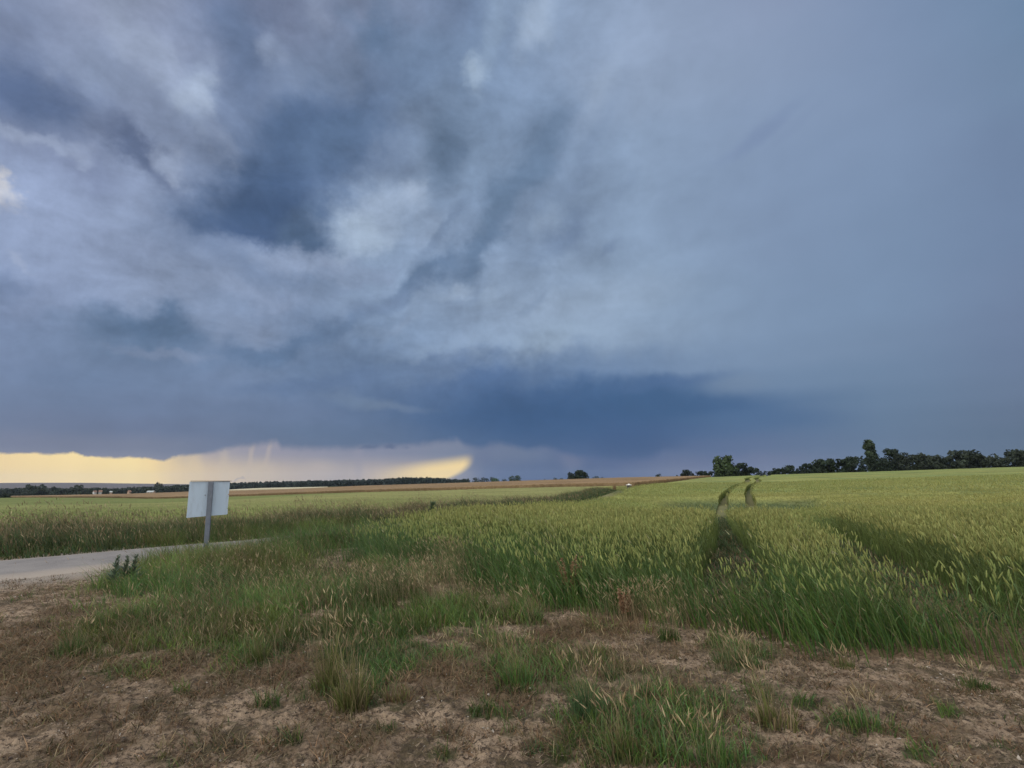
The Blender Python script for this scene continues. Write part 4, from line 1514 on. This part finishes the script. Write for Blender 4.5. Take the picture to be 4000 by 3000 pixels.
def dock(px, py, h, label):
    b = ground(px, py)
    root = empty('dock_plant', b, label, 'weed', None)
    for k in range(9):
        gs, gh = Geo(), Geo()
        th = rng.random() * 6.28
        D = np.array([[.22 * math.cos(th) - .05, .22 * math.sin(th), 1.0]])
        D /= np.linalg.norm(D)
        P = np.array([[.05 * math.cos(th), .05 * math.sin(th), -.02]])
        hh = h * rng.uniform(.75, 1.05)
        ears(gs, P, D, hh, .006, (.13, .10, .05), (.20, .11, .06), sides=5, ts=(0, .5, 1), rs=(1, .8, .4))
        n = 60
        t_ = rng.uniform(.42, 1.0, n)
        q = P + D * (hh * t_)[:, None] + .016 * rng.standard_normal((n, 3)) * (1.2 - t_)[:, None]
        dd = rng.standard_normal((n, 3)) * .6 + np.array([0, 0, .8])
        dd /= np.linalg.norm(dd, axis=1, keepdims=True)
        cc = pick(np.array([(.24, .13, .075), (.30, .18, .10), (.34, .22, .13)]), n)
        ears(gh, q, dd, .028, .009, cc, cc * 1.1, sides=3, ts=(0, .5, 1), rs=(.5, 1, .3))
        gh.build('seed_head', MAT_GRASS, gs.build('stem', MAT_GRASS, root))
    return root


dock(2235, 2345, .66, 'rusty brown dock gone to seed, standing in the grass at the field edge')
dock(2460, 2425, .36, 'short rusty weed at the foot of the leaning grass')

# ------------------------------------------------------------------ bush on the bank
b = ground(1690, 1992, .3)
b = at_depth(1692, 1950, 22.5)
root = empty('thistle_bush', (b[0], b[1], float(hz(b[0], b[1]))), 'dark green upright weed bush sticking out of the bank', 'bush')
g = Geo()
n = 420
th = rng.random(n) * 6.28
zz = rng.random(n) ** .8
P = np.stack([.42 * np.cos(th) * (1 - .92 * zz) * rng.random(n), .42 * np.sin(th) * (1 - .92 * zz) * rng.random(n), .80 * zz], -1)
blades(g, P, .15, .035, np.stack([np.cos(th), np.sin(th)], -1), np.array([.11, .16, .085]), np.array([.15, .20, .11]), nseg=2, droop=.2, pw=1.2, face=th + math.pi / 2)
g.build('leaves', MAT_GRASS, root)
g = Geo()
for k in range(5):
    D = np.array([[.12 * math.cos(k * 1.3), .12 * math.sin(k * 1.3), 1.0]])
    ears(g, np.zeros((1, 3)), D / np.linalg.norm(D), 0.80, .012, (.06, .07, .03), (.06, .09, .04), sides=5, ts=(0, .5, 1), rs=(1, .8, .3))
g.build('stem', MAT_GRASS, root)


# ------------------------------------------------------------------ sign
def bm_obj(name, bm, mat, parent=None, smooth_=False):
    me = bpy.data.meshes.new(name)
    bm.normal_update()
    bm.to_mesh(me)
    bm.free()
    if smooth_:
        for q in me.polygons:
            q.use_smooth = True
    me.materials.append(mat)
    o = bpy.data.objects.new(name, me)
    COL.objects.link(o)
    o.parent = parent
    return o


def box(bm, c, s, rot=None):
    mt = Matrix.Translation(c) @ (rot if rot is not None else Matrix()) @ Matrix.Diagonal((*s, 1))
    return bmesh.ops.create_cube(bm, size=1, matrix=mt)['verts']


m_panel = new_mat('weathered_white_metal')
t = NT(m_panel)
tcn = t.n('ShaderNodeTexCoord')
mp = t.n('ShaderNodeMapping')
mp.inputs['Scale'].default_value = (6, 6, 1.2)
t.l(tcn.outputs['Object'], mp.inputs[0])
c = t.mix(t.rng(t.noise(mp.outputs[0], 2.2, 6, .7), .45, .75), (.41, .50, .60), (.34, .40, .47))  # bluish cast of skylight is put into the white panel's colour
c = t.mix(t.rng(t.noise(tcn.outputs['Object'], 40, 4, .8), .66, .74), c, (.30, .28, .26))
p = t.n('ShaderNodeBsdfPrincipled')
t.l(c, p.inputs['Base Color'])
p.inputs['Roughness'].default_value = .55
o = t.n('ShaderNodeOutputMaterial')
t.l(p.outputs[0], o.inputs[0])
m_post = solid_mat('grey_steel', (.115, .135, .17), (.16, .18, .215), 9, .55, .2, metal=.3)
m_rim = solid_mat('rusty_rim', (.16, .11, .08), (.24, .18, .13), 25, .8)
m_bolt = solid_mat('dark_bolt', (.05, .05, .05), (.08, .07, .06), 30, .5)

sb = ground(802, 2180)
SD = sb[1]


top_p = at_depth(825, 1881, SD)
lean_x = (top_p[0] - sb[0]) / (top_p[2] - sb[2])
sign = empty('road_sign', sb, 'weathered blank white sign seen from behind on a leaning grey post', 'sign')
HT = top_p[2] - sb[2]
YAW = R(26)
shear = Matrix(((1, 0, lean_x, 0), (0, 1, 0, 0), (0, 0, 1, 0), (0, 0, 0, 1)))
# post: a folded channel profile
bm = bmesh.new()
prof = [(-.047, -.03), (.047, -.03), (.047, .024), (.039, .024), (.039, -.022), (-.039, -.022), (-.039, .024), (-.047, .024)]
vs = []
for z in (-.12, HT):
    vs.append([bm.verts.new((x, y, z)) for x, y in prof])
for i in range(8):
    bm.faces.new((vs[0][i], vs[0][(i + 1) % 8], vs[1][(i + 1) % 8], vs[1][i]))
bm.faces.new((vs[1][0], vs[1][1], vs[1][4], vs[1][5]))
bm.faces.new((vs[1][1], vs[1][2], vs[1][3], vs[1][4]))
bm.faces.new((vs[1][0], vs[1][5], vs[1][6], vs[1][7]))
bm.transform(shear @ Matrix.Rotation(YAW * .6, 4, 'Z'))
bmesh.ops.recalc_face_normals(bm, faces=bm.faces)
bm_obj('post', bm, m_post, sign)
# panel, chipped on its right edge
PB, PT = HT - .755, HT + .005
lo_l, lo_r = PB - .03, PB + .015
left_w, right_w = .425, .37
outl = [(-left_w, lo_l), (-.05, lo_l + .025), (right_w - .02, lo_r), (right_w, lo_r + .02), (right_w - .003, lo_r + .12), (right_w - .018, lo_r + .13), (right_w - .004, lo_r + .15),
        (right_w, lo_r + .43), (right_w - .022, lo_r + .445), (right_w, lo_r + .47), (right_w + .004, PT), (-left_w + .004, PT - .005)]
rotp = Matrix.Rotation(YAW, 4, 'Z')
bm = bmesh.new()
fr = [bm.verts.new((x, .034, z)) for x, z in outl]
bk = [bm.verts.new((x, .040, z)) for x, z in outl]
bm.faces.new(fr)
bm.faces.new(bk[::-1])
for i in range(len(outl)):
    j = (i + 1) % len(outl)
    bm.faces.new((fr[j], fr[i], bk[i], bk[j]))
bm.transform(shear @ rotp)
bmesh.ops.recalc_face_normals(bm, faces=bm.faces)
panel = bm_obj('panel', bm, m_panel, sign)
bm = bmesh.new()
bmesh.ops.create_cube(bm, size=1, matrix=Matrix.Translation((0, .03, PT + .007)) @ Matrix.Rotation(R(.3), 4, 'Y') @ Matrix.Diagonal((left_w + right_w + .01, .035, .012, 1)))
bm.transform(shear @ rotp)
bm_obj('rim', bm, m_rim, panel)
for (bx_, bz_) in ((-.10, HT - .30),):
    bm = bmesh.new()
    bmesh.ops.create_cone(bm, cap_ends=True, segments=10, radius1=.011, radius2=.009, depth=.012, matrix=Matrix.Translation((bx_, .028, bz_)) @ Matrix.Rotation(R(90), 4, 'X'))
    bm.transform(shear @ rotp)
    bm_obj('bolt', bm, m_bolt, panel)

# ------------------------------------------------------------------ white capped shaft at the end of the verge
q = at_depth(2457, 1909, 82)
q[2] = float(hz(q[0], q[1]))
capz = at_depth(2457, 1890, 82)[2] - q[2]
well = empty('well_shaft', q, 'dark squat shaft with a white domed cap at the end of the verge', 'well shaft')
bm = bmesh.new()
bh = max(capz - .22, .5)
bmesh.ops.create_cone(bm, cap_ends=True, segments=20, radius1=.36, radius2=.30, depth=bh + .1, matrix=Matrix.Translation((0, 0, bh / 2 - .05)))
bm_obj('body', bm, solid_mat('dark_concrete', (.05, .045, .04), (.09, .08, .07), 5, .9, .4), well, False)
bm = bmesh.new()
rings = [(.0, .24), (.13, .235), (.15, .15), (.17, .13), (.40, .10), (.46, .06), (.46, 0.0), (.0, 0.0)]
prev = None
for rr, z in rings:
    cur = [bm.verts.new((max(rr, .002) * math.cos(i * math.pi / 10), max(rr, .002) * math.sin(i * math.pi / 10), bh + z)) for i in range(20)]
    if prev:
        for i in range(20):
            bm.faces.new((prev[i], cur[i], cur[(i + 1) % 20], prev[(i + 1) % 20]))
    prev = cur
bmesh.ops.recalc_face_normals(bm, faces=bm.faces)
bm_obj('cap', bm, solid_mat('white_concrete', (.62, .60, .56), (.74, .72, .68), 4, .8), well, True)


# ------------------------------------------------------------------ trees
def crown_geo(W_, H_, shape, n, leaf, col, seed):
    """leaf clumps on lobes; local coordinates, crown from z=0 to H_"""
    r2 = np.random.default_rng(seed)
    g = Geo()
    nl = 38 if shape != 'poplar' else 60
    lobes = []
    for i in range(nl):
        t_ = r2.random()
        if shape == 'poplar':
            z = .0 + .96 * t_ ** 1.25
            rad = W_ * .40 * (1.0 if z < .35 else 1.0 - .62 * ((z - .35) / .65) ** 1.2)
            lr = W_ * (.26 - .12 * z)
        elif shape == 'flat':
            z = .1 + .78 * t_
            rad = W_ * .5 * (1 - .25 * z ** 4)
            lr = W_ * .16
        else:
            z = .0 + .90 * t_ ** 1.15
            rad = W_ * .5 * math.sqrt(max(.05, 1 - ((z - .38) / .62) ** 2)) if z > .38 else W_ * .5 * (.90 + .10 * z / .38)
            lr = min(W_, H_) * .20
        th = r2.random() * 6.283
        q = rad * math.sqrt(r2.random()) * .86
        lx = -W_ * .10 * z if shape == 'poplar' else 0.0
        lobes.append((q * math.cos(th) + lx, q * math.sin(th), z * H_, lr * r2.uniform(.7, 1.25), r2.uniform(.75, 1.3)))
    k = r2.integers(0, nl, n)
    lb = np.array(lobes)[k]
    d = r2.standard_normal((n, 3))
    d /= np.linalg.norm(d, axis=1, keepdims=True)
    rr = lb[:, 3] * (.55 + .5 * r2.random(n) ** .6)
    P = lb[:, :3] + d * rr[:, None] * np.array([1, 1, .85])
    P[:, 2] = np.clip(P[:, 2], -.3, H_ * 1.02)
    s = leaf * r2.uniform(.6, 1.4, n)
    a = r2.standard_normal((n, 3))
    a /= np.linalg.norm(a, axis=1, keepdims=True)
    b_ = np.cross(a, d + .3 * r2.standard_normal((n, 3)))
    b_ /= np.linalg.norm(b_, axis=1, keepdims=True) + 1e-6
    v = np.stack([P + a * s[:, None], P + b_ * s[:, None] * .8, P - a * s[:, None], P - b_ * s[:, None] * .8], 1)
    f = np.arange(4 * n).reshape(-1, 4)
    c = np.array(col)[None] * lb[:, 4][:, None] * r2.uniform(.7, 1.35, (n, 1))
    g.add(v, f, np.repeat(c[:, None], 4, 1).reshape(-1, 3))
    return g


def trunk_geo(h, r, branches, W_, H_, seed):
    r2 = np.random.default_rng(seed + 99)
    g = Geo()
    ears(g, np.array([[0, 0, -.4]]), np.array([[.02, .01, 1.0]]) / np.linalg.norm([.02, .01, 1]), h + H_ * .6 + .4, r, (.08, .065, .05), (.08, .065, .05), sides=8, ts=(0, .15, .5, 1), rs=(1.25, 1, .7, .15))
    for k in range(branches):
        th = k * 2.4
        D = np.array([[math.cos(th), math.sin(th), r2.uniform(.6, 1.3)]])
        D /= np.linalg.norm(D)
        ears(g, np.array([[0, 0, h * .7 + H_ * .08 * k]]), D, W_ * .42, r * .45, (.08, .065, .05), (.08, .065, .05), sides=6, ts=(0, .5, 1), rs=(1, .7, .2))
    return g


_ts = [0]


def tree(px, top, base_row, width, depth, label, shape='round', name='broadleaf_tree', col=(.040, .060, .024), n=1500, group='trees along the horizon', under=0.6, dens=1.0):
    _ts[0] += 1
    p = at_depth(px, base_row, depth)
    gz_ = float(hz(p[0], p[1]))
    tz = at_depth(px, top, depth)[2]
    H = tz - gz_
    Wm = width / 2000 * depth * 1.02
    root = empty(name, (p[0], p[1], gz_), label, 'tree', group)
    th_ = H * .03
    root_leaf = max(.16, math.sqrt(Wm * H) * .045)
    g = crown_geo(Wm * 1.10, H - th_, shape, int(n * dens * 1.5), root_leaf, col, 1000 + _ts[0])
    c_ = g.build('crown', MAT_LEAF, root)
    c_.location = (0, 0, th_)
    trunk_geo(th_, max(.10, H * .022), 5, Wm, H - th_, _ts[0]).build('trunk', MAT_BARK, root)
    return root


DK = (.017, .028, .015)
G2 = (.021, .034, .017)
G3 = (.028, .038, .024)
MID = 'trees beyond the middle of the field'
RT = 'trees along the right hand field crest'
tree(2840, 1781, 1862, 84, 225, 'tallest rounded dark tree in the middle of the horizon', n=3200, col=(.040, .064, .022), group=MID)
tree(2912, 1811, 1862, 92, 228, 'broad dark tree joined to the right of the tall rounded one', n=2600, col=DK, group=MID)
tree(2876, 1828, 1862, 60, 223, 'low dark tree filling the gap between the two big ones', n=1200, col=DK, group=MID)
tree(2770, 1841, 1862, 56, 232, 'low bushy tree left of the tall rounded one', n=1100, col=DK, group=MID)
tree(2735, 1841, 1862, 48, 240, 'low tree second to the left of the tall rounded one', n=1000, col=DK, group=MID)
tree(2686, 1835, 1862, 58, 250, 'small round topped tree standing above the end of the brown field', n=1400, col=DK, group=MID)
tree(2574, 1851, 1866, 23, 300, 'tiny dark tree peeping over the brown field', n=500, col=DK, group=MID)
tree(2645, 1853, 1866, 10, 290, 'tiniest dark tree top peeping over the brown field', n=250, col=DK, group=MID)
tree(2967, 1838, 1860, 30, 240, 'low tree just right of the broad dark pair', n=700, col=G2, group=RT)
tree(3003, 1840, 1858, 46, 236, 'low pale green bush at the start of the right hand trees', n=900, col=G3, group=RT)
tree(3044, 1829, 1858, 66, 232, 'dome shaped low tree at the left end of the right hand trees', n=1400, col=G2, group=RT)
tree(3088, 1817, 1856, 54, 230, 'rounded tree rising above the dome shaped low one', n=1300, col=G2, group=RT)
tree(3125, 1830, 1856, 50, 228, 'low dark tree in the dip of the right hand trees', n=1000, col=DK, group=RT)
tree(3160, 1811, 1855, 58, 226, 'rounded tree between the dip and the wide dome', n=1400, col=DK, group=RT)
tree(3222, 1794, 1853, 88, 224, 'wide dome topped tree left of the poplar', n=2200, col=G2, group=RT)
tree(3270, 1795, 1852, 78, 224, 'wide tree merged with the dome topped one', n=2000, col=G2, group=RT)
tree(3332, 1785, 1850, 68, 222, 'tree with knobbly top left of the poplar', n=1700, col=G2, group=RT)
tree(3376, 1780, 1848, 20, 226, 'thin little spire just left of the poplar', shape='poplar', n=600, col=DK, group=RT)
tree(3414, 1718, 1846, 56, 220, 'tall columnar poplar rising above every other tree', shape='poplar', name='poplar_tree', n=2600, col=(.034, .052, .026), group=RT)
tree(3445, 1790, 1845, 60, 216, 'dark filler tree at the foot of the poplar', n=1300, col=DK, group=RT)
tree(3484, 1754, 1844, 64, 220, 'loose topped tree right of the poplar', n=1900, col=G2, group=RT)
tree(3528, 1770, 1842, 56, 216, 'lower tree stepping down right of the loose topped one', n=1400, col=G3, group=RT)
tree(3580, 1778, 1840, 60, 212, 'tree in the low saddle right of the poplar group', n=1300, col=G3, group=RT)
tree(3630, 1769, 1838, 100, 210, 'broad low dome tree second from the right hump', n=2000, col=G3, group=RT)
tree(3697, 1786, 1835, 60, 206, 'low tree in the gap before the big right hump', n=1200, col=G3, group=RT)
tree(3775, 1761, 1833, 110, 204, 'big broad humped tree near the right edge', n=2300, col=G3, group=RT)
tree(3850, 1775, 1830, 90, 202, 'sloping shoulder tree right of the big hump', n=1700, col=G3, group=RT)
tree(3915, 1785, 1828, 70, 200, 'low tree before the flat topped block at the right edge', n=1200, col=G3, group=RT)
tree(3985, 1757, 1826, 84, 198, 'flat topped tree block at the extreme right edge', shape='flat', n=1800, col=G3, group=RT)
tree(2257, 1838, 1872, 74, 330, 'lone wide rounded tree standing behind the brown field', n=2200, col=DK, group='lone trees behind the brown field')
tree(2330, 1861, 1874, 34, 520, 'low far hedge tree right of the lone rounded tree', n=500, col=(.035, .05, .035), group='lone trees behind the brown field')
tree(2355, 1863, 1874, 24, 520, 'lower far hedge tree at the right end of the hedge', n=400, col=(.035, .05, .035), group='lone trees behind the brown field')
tree(2168, 1866, 1876, 22, 560, 'tiny far tree left of the lone rounded tree', n=400, col=(.035, .05, .035), group='lone trees behind the brown field')
tree(2192, 1867, 1876, 24, 560, 'tiny far tree nearest the lone rounded tree', n=400, col=(.035, .05, .035), group='lone trees behind the brown field')
tree(2128, 1868, 1878, 11, 540, 'tiny far shrub alone on the skyline', n=250, col=(.035, .05, .035), group='lone trees behind the brown field')
tree(2003, 1857, 1880, 28, 420, 'small squared tree, left one of a joined pair', n=700, col=(.034, .056, .028), group='lone trees behind the brown field')
tree(2022, 1858, 1880, 28, 420, 'small squared tree, right one of a joined pair', n=700, col=(.034, .056, .028), group='lone trees behind the brown field')
tree(1936, 1868, 1882, 32, 430, 'light green low bush in front of the far hedge', n=600, col=(.055, .10, .035), group='lone trees behind the brown field')
for px, tp, w_, lb in ((1815, 1869, 18, 'small far tree at the right end of the long wood'), (1828, 1868, 12, 'slim far tree right of the long wood'), (1860, 1865, 34, 'wide far tree in the hedge right of the wood'),
                       (1893, 1865, 34, 'rounded far tree in the hedge middle'), (1922, 1863, 22, 'pointed far tree behind the light green bush'), (1970, 1869, 24, 'low far tree before the joined pair')):
    tree(px, tp, 1884, w_, 600, lb, n=450, col=(.030, .045, .034), group='far hedge trees right of the wood')
tree(620, 1881, 1920, 30, 640, 'single round tree bulging above the left treeline', n=900, col=(.036, .044, .030), group='trees on the left horizon')
tree(150, 1893, 1932, 112, 560, 'broad low tree hump at the left edge of the horizon', n=1300, col=(.036, .050, .036), group='trees on the left horizon')
tree(310, 1895, 1932, 84, 560, 'rounded tree hump left of the white houses', n=1200, col=(.036, .050, .034), group='trees on the left horizon')
tree(8, 1925, 1947, 60, 300, 'dark bush at the extreme left edge of the field', n=900, col=DK, group='trees on the left horizon')


# ------------------------------------------------------------------ far woods
def wood(name, tops, depth, col, label, base=1935):
    g = Geo()
    xs = [p[0] for p in tops]
    ys = [p[1] for p in tops]
    step = 11
    i = 0
    for row, (dd, dz) in enumerate(((0, 0), (22, -1.0), (45, .0))):
        for px in np.arange(xs[0], xs[-1], step):
            px_ = px + rng.uniform(-4, 4)
            tp = np.interp(px_, xs, ys)
            de = depth + dd + rng.uniform(-8, 8)
            p = at_depth(px_, base, de)
            gz_ = float(hz(p[0], p[1]))
            tz = at_depth(px_, tp + rng.uniform(0, 4.5) + (3 if row == 0 else 0), de)[2]
            H = max(tz - gz_, 3.0)
            Wm = step * 1.9 / 2000 * de * rng.uniform(.8, 1.3)
            cg = crown_geo(Wm, H, 'flat' if H > Wm * 1.6 else 'round', 130, max(.5, Wm * .16), np.array(col) * rng.uniform(.75, 1.3), int(rng.integers(1e9)))
            g.add(cg.v[0] + np.array([p[0], p[1], gz_], np.float32), cg.f[0], cg.c[0])
            i += 1
    return tag(g.build(name, MAT_LEAF), label, 'wood', kind='stuff')


wood('distant_wood', [(-250, 1905), (0, 1907), (60, 1905), (230, 1905), (370, 1906), (470, 1905), (560, 1899), (650, 1897), (730, 1892), (760, 1891)], 620, (.034, .046, .034), 'grey green belt of trees along the left horizon', base=1935)
wood('distant_wood', [(750, 1890), (900, 1884), (1000, 1881), (1150, 1878), (1300, 1873), (1420, 1871), (1500, 1870), (1560, 1865), (1640, 1863), (1700, 1864), (1760, 1870), (1830, 1874)], 720, (.026, .038, .034), 'long dark blue green wood stretching behind the fields', base=1905)


# ------------------------------------------------------------------ far houses among the trees
m_wall = solid_mat('white_render', (.50, .50, .50), (.58, .58, .58), 1.0, .9)
m_wall2 = solid_mat('tan_render', (.42, .28, .20), (.48, .33, .24), 1.0, .9)
m_roof = solid_mat('tile_roof', (.20, .12, .09), (.28, .17, .12), 2.0, .9)
m_slate = solid_mat('pale_sheet_roof', (.36, .39, .39), (.42, .45, .45), 2.0, .7)
m_win = solid_mat('dark_glass', (.03, .035, .04), (.05, .055, .06), 1.0, .2)


def house(px, row, depth, w, d, h, rh, wall, roof, rz, label, name='house'):
    p = at_depth(px, row, depth)
    gz_ = float(hz(p[0], p[1]))
    wz = max(h, p[2] - gz_)
    root = empty(name, (p[0], p[1], gz_), label, 'house', 'houses among the left hand trees', rz)
    bm = bmesh.new()
    vs = [bm.verts.new(q) for q in ((-w / 2, -d / 2, -.5), (w / 2, -d / 2, -.5), (w / 2, d / 2, -.5), (-w / 2, d / 2, -.5), (-w / 2, -d / 2, wz), (w / 2, -d / 2, wz), (w / 2, d / 2, wz), (-w / 2, d / 2, wz), (-w / 2, 0, wz + rh), (w / 2, 0, wz + rh))]
    for q in ((0, 1, 5, 4), (2, 3, 7, 6), (3, 0, 4, 8, 7), (1, 2, 6, 9, 5)):
        bm.faces.new([vs[i] for i in q])
    bm_obj('wall', bm, wall, root)
    bm = bmesh.new()
    e = .35
    k = rh / (d / 2)
    for s_ in (-1, 1):
        a = [(-w / 2 - e, s_ * (d / 2 + e), wz - e * k), (w / 2 + e, s_ * (d / 2 + e), wz - e * k), (w / 2 + e, 0, wz + rh), (-w / 2 - e, 0, wz + rh)]
        lo = [bm.verts.new(Vector(q) + Vector((0, 0, .02))) for q in a]
        hi = [bm.verts.new(Vector(q) + Vector((0, 0, .22))) for q in a]
        bm.faces.new(lo)
        bm.faces.new(hi)
        for i in range(4):
            bm.faces.new((lo[i], lo[(i + 1) % 4], hi[(i + 1) % 4], hi[i]))
    bmesh.ops.recalc_face_normals(bm, faces=bm.faces)
    bm_obj('roof', bm, roof, root)
    for i in range(2):
        bm = bmesh.new()
        box(bm, ((-.25 + .5 * i) * w, -d / 2 - .01, wz * .6), (min(1.1, w * .22), .06, 1.0))
        bm_obj('window', bm, m_win, root)
    return root


house(370, 1922, 596, 2.6, 3, 2.0, 1.5, m_wall, m_roof, R(70), 'white gabled house, left of the close pair among the trees')
house(392, 1921, 598, 2.8, 3, 2.0, 1.6, m_wall, m_roof, R(40), 'white gabled house, right of the close pair among the trees')
house(434, 1922, 596, 2, 2, 1.5, .9, m_wall2, m_slate, R(20), 'small grey roofed cottage right of the white pair')
house(505, 1921, 598, 2.4, 3, 2.0, 1.5, m_wall2, m_roof, R(60), 'tan house half hidden in the left treeline')
house(590, 1922, 600, 6.5, 5, 1.2, 1.3, m_wall2, m_slate, R(8), 'long pale roofed barn near the single round tree', 'barn')

# ------------------------------------------------------------------ air
HAZE = 0.00005
if HAZE:
    bm = bmesh.new()
    bmesh.ops.create_cube(bm, size=1, matrix=Matrix.Translation((0, 0, 0)) @ Matrix.Diagonal((8000, 8000, 130, 1)))
    m = new_mat('air')
    t = NT(m)
    pv = t.n('ShaderNodeVolumePrincipled')
    pv.inputs['Color'].default_value = (.62, .76, .98, 1)
    pv.inputs['Density'].default_value = HAZE
    pv.inputs['Anisotropy'].default_value = 0.0
    o = t.n('ShaderNodeOutputMaterial')
    t.l(pv.outputs[0], o.inputs['Volume'])
    tag(bm_obj('haze', bm, m), 'thin bluish rain haze over the far fields', 'haze', kind='stuff')
